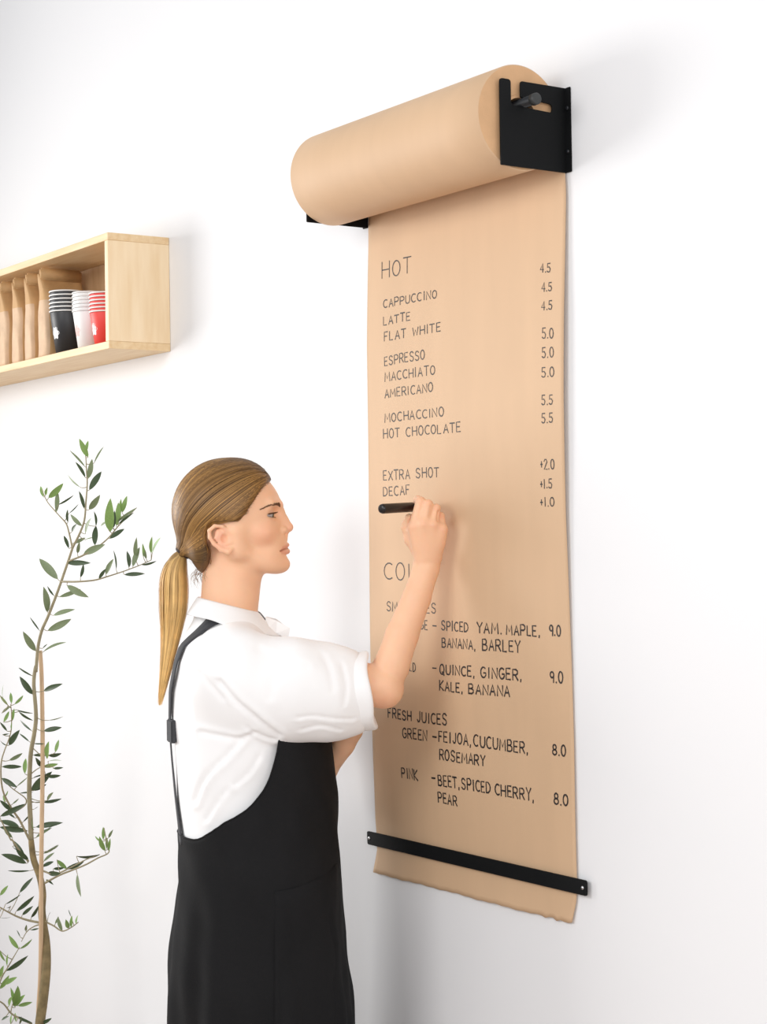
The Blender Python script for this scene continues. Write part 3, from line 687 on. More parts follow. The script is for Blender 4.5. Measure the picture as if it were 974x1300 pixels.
# --- fingernails seen are few: thumb and index tips
# ------------------------------------------------------------------ hair
HF = Field()
HF.ell(hd(285, 647), np.array([66, 56, 64.5])*MP, .01)
HF.ell(hd(304, 641), np.array([50, 50, 57.5])*MP, .012)
HF.cone(hd(258, 662), hd(238, 694), 35*MP, 12*MP, .02, ys=.92)
HF.ell(hd(262, 690), np.array([24, 40, 34])*MP, .014)
HF.ell(hd(260, 702), np.array([15, 34, 27])*MP, .010)
TIE = hd(232.5, 701)
HF.cone(hd(240, 695), TIE, 11*MP, 6.5*MP, .012)
# hairline (side view), everything in front of it is cut away
hl = [(352, 560), (350, 600), (349, 605), (341, 611.5), (333, 622.5), (325, 635), (315.5, 651), (306, 662), (298, 669), (292, 666), (281, 662), (270, 665), (264.5, 676), (266, 690), (271, 702), (270, 716), (263, 727), (256, 745)]
HL = [tuple(H(a, b)[[0, 2]]) for a, b in hl]
def cut(x, y, z):
    x2, z2 = np.broadcast_arrays(x, z); sh = x2.shape; P = np.stack([x2.ravel(), z2.ravel()], 1); 
    zz = P[:, 1]; hz = np.array([q[1] for q in HL])[::-1]; hx = np.array([q[0] for q in HL])[::-1]
    D, _ = seg_dist(P, HL); xi = np.interp(zz, np.maximum.accumulate(hz), hx)
    return (D*np.where(P[:, 0] > xi, -1, 1)).reshape(sh)+0*y
HF.add(cut, hd(255, 760, -70), hd(380, 560, 70), .011, 's')
hx_ = axis_grid((fx(208), fx(360), .0021)); hy_ = axis_grid((Y0-.10, Y0+.10, .0024)); hz_ = axis_grid((fz(740), fz(570), .0021))
V, Q = surface_net(HF.grid(hx_, hy_, hz_), hx_, hy_, hz_, 3)
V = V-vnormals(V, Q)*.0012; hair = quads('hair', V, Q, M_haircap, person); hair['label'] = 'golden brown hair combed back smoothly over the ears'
HS = HF
# combed strands: from hairline (or parting) back to the tie
def comb(n, sx):
    roots = []
    hlp = smooth_path([(346.5, 604), (338, 611.5), (330, 622.5), (322, 634.5), (312.5, 650.5), (303, 661.5), (291, 663), (279, 660), (267, 668), (265, 684), (270, 701), (268, 716), (262, 726)], 200)
    paths = []; cols = []
    for i in range(n):
        u = rng.rand(); 
        if u < .62:
            t = rng.rand()**.9; q = hlp[int(t*199)]; p0 = hd(q[0]-rng.uniform(-.5, 3), q[1]+rng.uniform(-1, 1), 0); 
            yy = sx*np.interp(t, [0, .12, .3, 1], [0, 26, 44, 50])*MP*(rng.uniform(0, 1)**.5 if t < .1 else rng.uniform(.9, 1.1)); p0[1] += yy
        else:
            a = rng.uniform(0, 1); p0 = hd(346-a*60, 604-math.sin(a*1.57)*18, 0); p0[1] += sx*rng.uniform(0, 8)*MP
        c = hd(286, 655); d0 = p0-c; d1 = TIE-c; n0 = np.linalg.norm(d0); n1 = np.linalg.norm(d1); a0 = d0/n0; a1 = d1/n1
        om = math.acos(np.clip(a0.dot(a1), -1, 1)); k = 24; tt = np.linspace(0, 1, k); pts = []
        sag = rng.uniform(.04, .12)*sx*(1 if u < .62 else 1.6)
        for t in tt:
            v = (math.sin((1-t)*om)*a0+math.sin(t*om)*a1)/math.sin(om); v = v+np.array([0, sag*5*math.sin(math.pi*t)*(1-abs(a0[1]))*.6, .02*math.sin(math.pi*t)]); v /= np.linalg.norm(v); pts.append(c+v*(n0*(1-t)+n1*t)*1.0)
        paths.append(pts)
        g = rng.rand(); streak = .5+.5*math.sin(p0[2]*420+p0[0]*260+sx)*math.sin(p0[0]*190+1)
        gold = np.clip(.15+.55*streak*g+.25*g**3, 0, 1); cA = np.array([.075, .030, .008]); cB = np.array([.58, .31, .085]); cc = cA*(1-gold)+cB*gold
        lowr = .45 if p0[2] < fz(690) else 1.; cols.append([cc*lowr*(.80+.40*math.sin(math.pi*t)) for t in tt])  # low-rooted strands darkened, painting in the shade at the nape
    P = np.array(paths); n_, k, _ = P.shape; off = rng.uniform(.0006, .0022, (n_, 1))*np.ones((1, k)); off[:, 0] *= .3
    Pf, N = settle(P.reshape(-1, 3), HS, off.ravel(), 6)
    hz = np.array([q[1] for q in HL])[::-1]; hx = np.array([q[0] for q in HL])[::-1]
    for _ in range(2):
        xi = np.interp(Pf[:, 2], np.maximum.accumulate(hz), hx); Pf[:, 0] = np.minimum(Pf[:, 0], xi-.0005); Pf, N = settle(Pf, HS, off.ravel(), 3)
    return Pf.reshape(P.shape), N.reshape(P.shape), np.array(cols)
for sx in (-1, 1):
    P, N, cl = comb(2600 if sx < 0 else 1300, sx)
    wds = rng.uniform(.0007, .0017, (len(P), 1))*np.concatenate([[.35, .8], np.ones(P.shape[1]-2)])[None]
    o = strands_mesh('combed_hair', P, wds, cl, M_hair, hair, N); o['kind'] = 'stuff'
# fine baby hairs lying on the skin along the hairline
hq = smooth_path([(346, 606), (338, 613), (330, 624), (322, 636), (312.5, 652), (303, 663), (297, 671)], 120); paths = []; cols = []
for s in (-1, 1):
    for i in range(260):
        a = rng.rand()*.66; qx, qy = hq[int(a*119)]; lat = s*np.interp(a, [0, .2, .4, 1], [8, 28, 40, 50])*MP; fw = rng.uniform(1, 5)*(1+1.2*(a > .75)*rng.rand()); dn = rng.uniform(0, 3)
        pp = [hd(qx+fw*(1-t)-7*t, qy+dn*(1-t)+(4+4*a)*t, 0)+np.array([0, lat, 0]) for t in np.linspace(0, 1, 5)]; paths.append(pp); g = rng.uniform(.6, 1.2); cols.append(np.tile(np.array([.34, .17, .055])*g, (5, 1)))
Pq = np.array(paths); Pq2, Nq = settle(Pq.reshape(-1, 3), headF, .0007, 5)
o = strands_mesh('baby_hair', Pq2.reshape(Pq.shape), np.tile(np.array([.15, .5, .8, 1, 1])*.0008, (len(paths), 1)), cols, M_hair, hair, Nq.reshape(Pq.shape)); o['kind'] = 'stuff'
# ponytail
PC = smooth_path([hd(233, 700), hd(225, 712), hd(221, 730), hd(220.5, 765), hd(218, 800), hd(211.5, 845), hd(203, 896)], 22)
PW = np.interp(np.linspace(0, 1, 22), [0, .08, .2, .4, .55, .75, 1], [5.5, 8, 14, 19.5, 18.5, 11, 2.5])*MP
core = Field()
core.chain(list(PC[:-1]), [w*.72 for w in PW[:-1]], .006, ys=1.25)
gx = axis_grid((fx(185), fx(255), .003)); gy = axis_grid((Y0-.05, Y0+.05, .003)); gz = axis_grid((fz(900), fz(690), .004))
V, Q = surface_net(core.grid(gx, gy, gz), gx, gy, gz, 2)
pt = quads('ponytail', V, Q, mat('ponytail_base', (.46, .27, .09), .5, var=.4, scale=60, stretch=(1, 1, .08), bump=.5, bscale=200), person); pt['label'] = 'long straight blonde ponytail'
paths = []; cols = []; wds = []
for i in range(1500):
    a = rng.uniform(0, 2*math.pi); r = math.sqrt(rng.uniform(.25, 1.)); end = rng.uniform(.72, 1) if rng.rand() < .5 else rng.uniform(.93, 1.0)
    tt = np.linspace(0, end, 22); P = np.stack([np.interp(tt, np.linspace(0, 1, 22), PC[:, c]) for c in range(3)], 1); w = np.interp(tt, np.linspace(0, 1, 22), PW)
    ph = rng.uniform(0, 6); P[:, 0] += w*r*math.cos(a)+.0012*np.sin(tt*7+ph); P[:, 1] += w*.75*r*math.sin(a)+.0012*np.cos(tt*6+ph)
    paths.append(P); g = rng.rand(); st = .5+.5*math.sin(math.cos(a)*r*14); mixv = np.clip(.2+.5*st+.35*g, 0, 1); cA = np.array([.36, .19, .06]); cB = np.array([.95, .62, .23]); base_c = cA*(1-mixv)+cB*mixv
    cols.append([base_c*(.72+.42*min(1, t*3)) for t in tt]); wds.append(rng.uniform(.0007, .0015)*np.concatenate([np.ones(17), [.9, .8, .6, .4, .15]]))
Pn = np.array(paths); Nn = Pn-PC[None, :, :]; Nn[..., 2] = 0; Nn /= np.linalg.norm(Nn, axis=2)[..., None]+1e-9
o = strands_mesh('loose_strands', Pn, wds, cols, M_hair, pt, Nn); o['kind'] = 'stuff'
# stray hairs at the nape
paths = []; cols = []
for i in range(34):
    p0 = hd(252+rng.uniform(-4, 14), 724+rng.uniform(-4, 4), rng.uniform(-22, 22)); p1 = p0+np.array([rng.uniform(-8, 5)*MP, rng.uniform(-4, 4)*MP, -rng.uniform(6, 24)*MP])
    mid = (p0+p1)/2+np.array([-4*MP, 0, 0]); paths.append(smooth_path([p0, mid, p1], 7)); cols.append(np.tile([.22, .12, .05], (7, 1)))
o = strands_mesh('nape_hair', paths, np.tile(np.array([1, 1, 1, .9, .7, .5, .2])*.0006, (34, 1)), cols, M_hair, hair); o['kind'] = 'stuff'
V = []; Fc = []
tdir = PC[1]-PC[0]; tdir = (hd(225, 712)-hd(240, 693)); tdir /= np.linalg.norm(tdir); a_ = np.array([0, 1., 0]); b_ = np.cross(tdir, a_)
for i in range(28):
    th = 2*math.pi*i/28; cdir = math.cos(th)*a_+math.sin(th)*b_
    for k in range(8):
        ph = 2*math.pi*k/8; V.append(TIE+cdir*(8.4*MP+2.6*MP*math.cos(ph))+tdir*3.8*MP*math.sin(ph))
for i in range(28):
    for k in range(8): Fc.append((i*8+k, i*8+(k+1) % 8, ((i+1) % 28)*8+(k+1) % 8, ((i+1) % 28)*8+k))
mesh('hair_tie', V, Fc, M_tie, person, True)['label'] = 'dark elastic hair tie'
# ------------------------------------------------------------------ shirt
KN = [(784, 252, 330, .055), (798, 240, 340, .090), (815, 230, 352, .150), (835, 225, 362, .172), (870, 219.5, 375, .176), (915, 219.5, 398, .176), (960, 223, 404, .172), (1000, 226.5, 406, .166), (1040, 231, 408, .163), (1085, 234, 410, .163), (1130, 232, 412, .168)]
KZ = np.array([fz(k[0]) for k in KN])[::-1]; KB = np.array([H(k[1], k[0])[0] for k in KN])[::-1]; KF = np.array([H(k[2], k[0])[0] for k in KN])[::-1]; KW = np.array([k[3] for k in KN])[::-1]
def stack_fn(x, y, z):
    b = np.interp(z, KZ, KB); f = np.interp(z, KZ, KF); w = np.interp(z, KZ, KW); a = (f-b)/2; X = (x-(b+f)/2)/a; Y = (y-Y0)/w
    k0 = (np.abs(X)**2.25+np.abs(Y)**2.25)**(1/2.25); return np.maximum((k0-1)*np.minimum(a, w)*.95, np.maximum(z-KZ[-1], KZ[0]-z))
S_ = Field(); S_.add(stack_fn, (KB.min(), Y0-.18, KZ[0]), (KF.max(), Y0+.18, KZ[-1]), .02)
for s in (-1, 1):
    S_.cone(L(296, 843, .130*s), H(296, 822, .055*s), .060, .052, .03)
S_.cone(H(287, 790), H(292, 840), .053, .072, .03)
S_.ell(L(305, 858, -.140), (.078, .066, .080), .04)
S_.chain([L(318, 868, -.150), L(368, 874, -.145), L(418, 879, -.132), L(448, 880, -.125)], [.080, .0865, .0840, .068], .03, ys=1.33)
CUT = len(S_.p)
S_.chain([L(302, 850, .140), L(345, 930, .155), L(372, 1000, .14)], [.068, .066, .056], .03)
cA, cB = L(456, 829, -.125), L(464, 925, -.122); cc0 = (cA+cB)/2; up = (cA-cB)/2; ax = np.array([.985, .02, -.10]); ax -= up*ax.dot(up)/up.dot(up); ax /= np.linalg.norm(ax); sd = np.cross(ax, up/np.linalg.norm(up))
S_.add(lambda x, y, z: -((x-cc0[0])*ax[0]+(y-cc0[1])*ax[1]+(z-cc0[2])*ax[2]), cc0-np.array([.02, .11, .11]), cc0+np.array([.12, .11, .11]), .003, 's')
sx_ = axis_grid((-.20, fx(500), .0042)); sy_ = axis_grid((-.27, .27, .0048)); sz_ = axis_grid((fz(1125), fz(745), .0042))
Fs = S_.grid(sx_, sy_, sz_)
V, Q = surface_net(Fs, sx_, sy_, sz_, 2); N = vnormals(V, Q)
def fold(pts, depth, width, vmax=-.02, ridge=.6):
    poly = [tuple(L(a, b, -.15)[[0, 2]]) for a, b in smooth_path(pts, 14)]
    D, sgn = seg_dist(V[:, [0, 2]], poly); q = D*sgn; w = width*MP; m = np.clip((Y0+vmax-V[:, 1])/.03, 0, 1)
    L_ = np.concatenate([[0], np.cumsum([math.dist(poly[i], poly[i+1]) for i in range(len(poly)-1)])]); tip = np.array([min(np.hypot(*(np.array(poly[0])-p)), np.hypot(*(np.array(poly[-1])-p))) for p in V[:, [0, 2]]]) if False else None
    w = w*.75; g = -np.exp(-(q/w)**2)+ridge*np.exp(-((q-1.7*w)/(1.3*w))**2); return g*m*depth*.62
disp = np.zeros(len(V))
for f_ in [([(449, 911), (425, 909.5), (400, 906), (380, 908.5)], .0032, 2.6), ([(282, 862), (303, 886), (325, 904), (356, 930)], .007, 4.5), ([(258, 852), (272, 868), (286, 884)], .004, 5), ([(256, 928), (282, 932), (306, 934), (323, 926)], .0055, 3.6), ([(308, 936), (290, 957), (270, 976), (256, 996), (247, 1018)], .0065, 4.5), ([(350, 936), (335, 930), (318, 920)], .005, 3),
           ([(290, 1000), (275, 1020), (262, 1040)], .0035, 4), ([(330, 958), (318, 978), (300, 994)], .003, 4), ([(238, 880), (240, 920), (238, 960)], .003, 5), ([(436, 842), (441, 868), (438, 890)], .0022, 3.5), ([(412, 832), (420, 850), (424, 872)], .0022, 5), ([(330, 820), (355, 836), (390, 846)], .002, 6),
           ([(432, 925), (408, 919), (384, 924)], .0028, 3), ([(366, 838), (350, 862), (346, 880)], .002, 7), ([(250, 800), (262, 822), (268, 845)], .002, 6)]: disp += fold(*f_)
for _ in range(14):
    d = rng.normal(0, 1, 3); d /= np.linalg.norm(d); disp += .0006*np.sin(V@d*rng.uniform(25, 80)+rng.uniform(0, 6))
V = V+N*disp[:, None]; V = laplace(V, Q, .3)
# open the neck so the collar sits on the skin
shirt = quads('shirt', V, Q, M_shirt, person); shirt['label'] = 'loose white cotton shirt'
def ring_cloth(name, rows, m, parent, th, closed=True, lab=None, sub=1):
    """rows: list of closed rings of points"""
    n = len(rows[0]); V = [p for r in rows for p in r]; Fc = []
    for i in range(len(rows)-1):
        for k in range(n if closed else n-1): Fc.append((i*n+k, i*n+(k+1) % n, (i+1)*n+(k+1) % n, (i+1)*n+k))
    o = mesh(name, V, Fc, m, parent, True); md = o.modifiers.new('solid', 'SOLIDIFY'); md.thickness = th; md.offset = 0
    if sub: s2 = o.modifiers.new('sub', 'SUBSURF'); s2.levels = sub; s2.render_levels = sub
    if lab: o['label'] = lab
    return o
# rolled cuff
rows = []; hw = .062
for t, sc in ((-.024, .93), (-.0235, 1.01), (-.017, 1.04), (-.006, 1.03), (.006, 1.04), (.0125, 1.035), (.0155, .97), (.012, .90), (.0, .88), (-.016, .87)):
    rg = []
    for k in range(40):
        th = 2*math.pi*k/40; rr = sc*(1+.022*math.sin(3*th+t*90)+.012*math.sin(7*th+1)); dr = .006*max(0, -math.sin(th))
        rg.append(cc0+ax*(t+.0025*math.sin(4*th+2)+dr)+up*math.sin(th)*rr+sd*math.cos(th)*hw*rr)
    rows.append(rg)
ring_cloth('rolled_cuff', rows, M_shirt, person, .0012, lab='thick rolled-up shirt cuff')
# collar: stand plus fold-over leaf with two points at the front
def nk(th, zpx, rx, ry, cx): c = H(cx, zpx); return np.array([c[0]+rx*MP*math.cos(th), c[1]+ry*MP*math.sin(th), c[2]])
rows = [[], [], [], [], []]; nC = 44
for k in range(nC+1):
    th = math.radians(14)+(2*math.pi-math.radians(28))*k/nC; fr = .5+.5*math.cos(th)      # 1 at the front
    ztop = 757+20*fr**1.2
    rows[0].append(nk(th, ztop+14+4*fr, 36, 40, 289)); rows[1].append(nk(th, ztop, 38.5-2*fr, 41, 291)); rows[2].append(nk(th, ztop-.6, 40.5-1*fr, 43.5, 291))
    pt_ = max(0, (fr-.72)/.28)**1.6
    sf = max(0, min(1, (fr-.35)/.3)); rows[3].append(nk(th, ztop+11+3*sf+5*pt_, 46+9*pt_, 53, 290)); rows[4].append(nk(th, ztop+22+7*sf+5*pt_, 53+22*pt_, 64-18*pt_, 290))
ring_cloth('collar', rows, M_shirt, person, .0012, closed=False, lab='white shirt collar with a pointed front corner')
V = []; 
for a, b, v in ((338, 783, -8), (352, 788, -10), (369, 797, -12), (366, 812, -12), (352, 803, -15), (338, 799, -20)): V.append(hd(a, b, v))
o = mesh('collar_point', V, [tuple(range(6))], M_shirt, person); md = o.modifiers.new('s', 'SOLIDIFY'); md.thickness = .0016
V = []
for a, b, v in ((338, 783, 8), (350, 786, 12), (362, 796, 22), (358, 811, 24), (348, 803, 20), (338, 799, 16)): V.append(hd(a, b, v))
o = mesh('collar_point', V, [tuple(range(6))], M_shirt, person); md = o.modifiers.new('s', 'SOLIDIFY'); md.thickness = .0016
# ------------------------------------------------------------------ apron
AK = [(835, 222, 392, .150), (870, 217.5, 406, .166), (900, 217, 413, .180), (937, 218, 419.5, .183), (971, 221, 423.5, .181), (1008, 224, 428, .178), (1040, 228, 429.5, .177), (1068, 231, 430, .177), (1115, 228.5, 432, .182), (1172, 221.5, 436.5, .188), (1244, 216, 443, .195), (1299, 215.5, 448.5, .198), (1400, 213, 455, .20), (1480, 212, 458, .20)]
AZ = np.array([fz(k[0]) for k in AK])[::-1]; AB = np.array([H(k[1], k[0])[0] for k in AK])[::-1]; AF = np.array([H(k[2], k[0])[0] for k in AK])[::-1]; AW = np.array([k[3] for k in AK])[::-1]
topc = [(210, 1069), (232, 1067), (252, 1065), (286, 1042), (317, 1023), (338.6, 995.6), (351, 962), (355.5, 937), (359, 905), (364, 870), (372, 852), (460, 848)]
topc = smooth_path(topc, 70)
TX = np.array([L(a, b, -.15)[0] for a, b in topc]); TZ = np.array([L(a, b, -.15)[2] for a, b in topc])
NA, NZ = 150, 90; zbot = AZ[0]; V = []; Q = []
def ap_pt(th, z):
    b = np.interp(z, AZ, AB); f = np.interp(z, AZ, AF); w = np.interp(z, AZ, AW); c, s = math.cos(th), math.sin(th); e = 2/2.3
    return np.array([(b+f)/2+(f-b)/2*math.copysign(abs(c)**e, c), Y0+w*math.copysign(abs(s)**e, s), z])
for i in range(NA):
    th = 2*math.pi*i/NA-math.pi; zc = AZ[-1]
    for z in np.linspace(AZ[-1], .75, 500):
        p = ap_pt(th, z)
        if z <= np.interp(p[0], TX, TZ): zc = z; break
    for j in range(NZ+1):
        t = j/NZ; z = zbot+(zc-zbot)*t; p = ap_pt(th, z)
        lo = max(0, min(1, (fz(1090)-z)/.35)); nrm = np.array([math.cos(th), math.sin(th), 0])
        dsp = lo*(.0055*math.sin(th*9+1.2*math.sin(z*6)+.5)+.004*math.sin(th*17+z*5))+.0016*math.sin(z*31+th*5)*math.sin(th*4+1)+.0010*math.sin(z*57+th*11)
        V.append(p+nrm*dsp)
for i in range(NA):
    i2 = (i+1) % NA
    for j in range(NZ): Q.append((i*(NZ+1)+j, i2*(NZ+1)+j, i2*(NZ+1)+j+1, i*(NZ+1)+j+1))
AV = np.array(V)
apron = mesh('apron', V, Q, M_apron, person, True); md = apron.modifiers.new('s', 'SOLIDIFY'); md.thickness = .0018; md.offset = 0
apron['label'] = 'black linen pinafore apron with wide scooped sides'
edge = [AV[i*(NZ+1)+NZ] for i in range(NA)]; edge.append(edge[0]); V, Fc = tube(edge, .0018, 6, False); mesh('apron_hem', V, Fc, M_apron, apron, True)
# hip pocket, a patch standing slightly proud, its mouth dipping to the back
def ap_find(px, py):
    """apron surface point on the camera side near a photo position"""
    q = L(px, py, -.15); z = q[2]; b = np.interp(z, AZ, AB); f = np.interp(z, AZ, AF); w = np.interp(z, AZ, AW); X = np.clip((q[0]-(b+f)/2)/((f-b)/2), -1, 1)
    return np.array([q[0], Y0-w*(max(0, 1-abs(X)**2.3))**(1/2.3), z])
rows = []
for j in range(13):
    t = j/12; row = []
    for i in range(17):
        s = i/16; px = 351+s*(429-351); mouth = 1126-(s**1.8)*20; py = mouth+(1345-mouth)*t+s*4*t; p = ap_find(px, py)
        o_ = .0035+.0025*math.sin(s*3.1)*(1-t)+.0012*math.sin(py*.09+s*6); d = np.array([(.5 if s > .8 else 0)*1., -1, 0]); row.append(p+d*o_*.55)
    rows.append(row)
ring_cloth('pocket', rows, M_apron, apron, .0012, closed=False, sub=0, lab='slanted hip pocket')
# straps
ST_ = Field(); ST_.p = S_.p
def strap(pts, wd, lab):
    P = smooth_path(pts, 46); P, N = settle(P, ST_, .0035, 5); T = np.gradient(P, axis=0); T /= np.linalg.norm(T, axis=1)[:, None]; Sd = np.cross(T, N); Sd /= np.linalg.norm(Sd, axis=1)[:, None]
    rows = [[p+s*k*wd/2 for k in (-1, -.33, .33, 1)] for p, s in zip(P, Sd)]; o = ring_cloth('shoulder_strap', rows, M_strap, apron, .002, closed=False, sub=0, lab=lab); return P
for s in (-1, 1):
    strap(([L(384, 880, .065*s), L(356, 842, .050*s), L(326, 812, .040*s)] if s > 0 else [])+[L(294, 792, .046*s), L(272, 788, .068*s), L(246, 805, .095*s), L(230, 832, .10*s), L(219, 868, .09*s), L(215, 905, .075*s), L(216, 945, .06*s), L(222, 1000, .065*s), L(229, 1045, .07*s), L(233, 1072, .075*s)], .030, 'dark apron strap over the shoulder' if s < 0 else None)
bb = box_bm((-.006, -.019, -.021), (.004, .019, .021), .002); o = bmobj('strap_buckle', bb, M_strap, apron); o.location = L(218.5, 928, -.085); o.rotation_euler = (0, 0, .35); o['label'] = 'dark square strap adjuster at the back'
# shoes
for s in (-1, 1):
    SF = Field(); SF.chain([np.array([-.035, .10*s+Y0, .044]), np.array([.05, .105*s+Y0, .045]), np.array([.135, .112*s+Y0, .034])], [.044, .044, .033], .02); SF.cone(np.array([-.02, .10*s+Y0, .06]), np.array([-.01, .10*s+Y0, .085]), .044, .044, .01)
    a = axis_grid((-.10, .19, .006)); b = axis_grid((.10*s+Y0-.07, .10*s+Y0+.08, .006)); c = axis_grid((-.002, .15, .005)); G = SF.grid(a, b, c); G = np.maximum(G, (.001-c)[None, None, :].astype(np.float32))
    V, Q = surface_net(G, a, b, c, 1); quads('shoe', V, Q, M_shoe, person)
# ------------------------------------------------------------------ marker in her hand
mA = at(485.5, 645.9, PD-.150); mB = on_plane(546, 642.5, 1, -.0165)
dm = mB-mA; Lm = np.linalg.norm(dm); mk = empty('marker_pen', mA); mk.rotation_mode = 'QUATERNION'; mk.rotation_quaternion = Vector(dm).to_track_quat('Z', 'Y'); tag(mk, 'thick black marker pen held against the paper', 'marker')
V, Fc = lathe([(0, -.004), (.0055, -.004), (.0080, -.0025), (.0090, .001), (.0090, Lm*.62), (.0086, Lm*.63), (.0082, Lm*.80), (.0055, Lm*.90), (.0035, Lm*.93), (.0035, Lm*.94)], 28); mesh('barrel', V, Fc, M_marker, mk, True)
V, Fc = lathe([(.0035, Lm*.93), (.0028, Lm*.97), (.0010, Lm*1.0), (0, Lm)], 16); mesh('nib', V, Fc, M_ink, mk, True)
# ------------------------------------------------------------------ potted olive tree
TD = 4.15
def tdep(px, py): return TD+.05*math.sin(px*.035+.4)+.04*math.sin(py*.012+1)
def tp(px, py, dv=0.): return at(px, py, tdep(px, py)+dv)
tb = at(49, 1300, TD); TO = np.array([tb[0], tb[1], 0.])
tree = empty('potted_olive_tree', TO); tag(tree, 'young olive tree with slender branches tied to a bamboo stake below the shelf', 'tree')
def z1(a, b): return (a/4.0625, 540+b/4.0625)
def z2(a, b): return (a/4.427, 840+b/4.427)
def z3(a, b): return (a/4.427, 1060+b/4.427)
BR = []
def limb(name, pts, r0, r1, m, n=30):
    P = np.array([tp(*p) for p in pts])-TO; P = smooth_path(P, n); BR.append(P); V, Fc = tube(P, np.linspace(r0, r1, n), 9); return mesh(name, V, Fc, m, tree, True)
soil_c = np.array([0, 0, .30])
P = [np.array([.012, 0, .27]), np.array([.006, .0, .34])]+[tp(*p)-TO for p in [z3(225, 1063), z3(240, 950), z3(257, 800), z3(262, 700), z3(258, 600), z3(243, 500), z3(235, 420), z3(240, 330), z3(225, 240), z3(190, 140), z3(178, 60), z2(175, 1000)]]
BR.append(smooth_path(P, 60)); V, Fc = tube(smooth_path(P, 60), np.linspace(.0125, .0065, 60), 12); mesh('trunk', V, Fc, M_bark, tree, True)
limb('branch', [z2(175, 1000), z2(172, 900), z2(166, 780), z2(165, 700), z2(168, 600), z2(175, 500), z2(190, 420), z2(202, 330), z2(200, 250), z2(190, 120), z2(200, 30), z1(185, 1270), z1(195, 1150), z1(215, 1060), z1(250, 980), z1(300, 850), z1(350, 705), z1(375, 630)], .0062, .0028, M_twig, 60)
limb('branch', [z1(375, 630), z1(410, 560), z1(435, 490), z1(443, 400), z1(450, 300), z1(446, 230), z1(443, 170), z1(435, 110)], .0028, .0010, M_twig)
limb('branch', [z1(372, 625), z1(355, 550), z1(340, 505), z1(300, 460), z1(245, 395), z1(215, 330)], .0022, .0009, M_twig)
limb('branch', [z1(355, 700), z1(430, 670), z1(500, 630), z1(560, 580), z1(610, 520), z1(660, 470), z1(705, 425)], .0024, .0009, M_twig)
limb('branch', [z1(318, 806), z1(400, 806), z1(490, 798), z1(560, 778), z1(640, 752), z1(720, 722), z1(780, 695)], .0024, .0009, M_twig)
limb('branch', [z3(250, 272), z3(330, 228), z3(400, 200), z3(480, 168), z3(550, 130), z3(612, 98), z3(600, 40), z3(585, -40)], .0026, .001, M_twig)
limb('branch', [z3(205, 185), z3(250, 205), z3(310, 220), z3(400, 182), z3(480, 140), z3(560, 110)], .0026, .001, M_twig)
limb('branch', [z3(250, 485), z3(300, 510), z3(350, 540), z3(400, 520), z3(440, 490)], .0022, .001, M_twig)
limb('branch', [z3(235, 495), z3(160, 480), z3(100, 460), z3(40, 430), z3(-20, 395)], .003, .0014, M_twig)
limb('branch', [z3(120, 600), z3(150, 545), z3(190, 515), z3(235, 500)], .0008, .0018, M_twig)
limb('branch', [z3(-20, 880), z3(10, 800), z3(40, 750), z3(80, 680), z3(110, 630)], .0022, .0009, M_twig)
limb('branch', [z3(180, 1063), z3(100, 1025), z3(60, 1000), z3(20, 950), z3(-30, 920)], .0024, .0016, M_twig)
limb('branch', [z3(60, 1000), z3(68, 960), z3(80, 930)], .0014, .0008, M_twig)
limb('branch', [z2(170, 1010), z2(150, 970), z2(110, 890), z2(75, 840), z2(40, 780), z2(15, 720), z2(5, 640), z2(8, 560), z2(25, 500), z2(60, 400), z2(65, 300), z2(60, 240)], .0030, .0010, M_twig, 50)
limb('branch', [z2(75, 850), z2(130, 815), z2(148, 790), z2(140, 765), z2(100, 735), z2(60, 705), z2(10, 655)], .0018, .0010, M_twig)
limb('branch', [z3(160, 150), z3(110, 90), z3(70, 30), z2(60, 1000), z2(30, 940), z2(0, 880)], .0026, .0012, M_twig)
limb('branch', [z2(60, 260), z2(30, 230), z2(0, 190)], .001, .0008, M_twig, 10)
limb('branch', [z2(170, 470), z2(200, 500), z2(240, 530), z2(290, 520)], .0014, .0008, M_twig, 12)
limb('branch', [z2(165, 640), z2(200, 610), z2(240, 590), z2(300, 590)], .0014, .0008, M_twig, 12)
V, Fc = tube(smooth_path(np.array([[.022, .0, .26]]+[list(at(p[0], p[1], TD+.035)-TO) for p in [(48.6, 1300), (51.2, 1240), (52.2, 1170), (52.6, 1080), (54, 985), (54, 930), (52.8, 860), (50.8, 826)]]), 40), .0052, 10); st = mesh('bamboo_stake', V, Fc, M_stake, tree, True); st['label'] = 'straight tan bamboo stake behind the stem'
BR = np.concatenate([smooth_path(b, len(b)*5) for b in BR]); PV = []; PF = []
def leaf_mesh(wd, seed):
    r = random.Random(seed); V = []; n = 8; Fc = []
    for i in range(n+1):
        t = i/n; w = wd*math.sin(math.pi*min(1, t**.9*.97+.02))**.85*(1 if 0 < i < n else .12); z = .10*math.sin(t*math.pi)*r.choice((1, 1)); c = .05*t*t
        V += [(t, -w/2, z*.5+w*.12), (t, 0, z*.5-w*.05), (t, w/2, z*.5+w*.12)]
    for i in range(n):
        a = i*3
        for k in (0, 1): Fc.append((a+k, a+k+1, a+k+4, a+k+3))
    me = bpy.data.meshes.new('leaf'); me.from_pydata(V, [], Fc); me.polygons.foreach_set('use_smooth', [True]*len(Fc)); return me
LM = {}
for kk in 'ldg':
    for wk, wd in (('w', .27), ('n', .20), ('t', .10)):
        me = leaf_mesh(wd, 3); me.materials.append(M_leaf[kk]); LM[kk+wk] = me
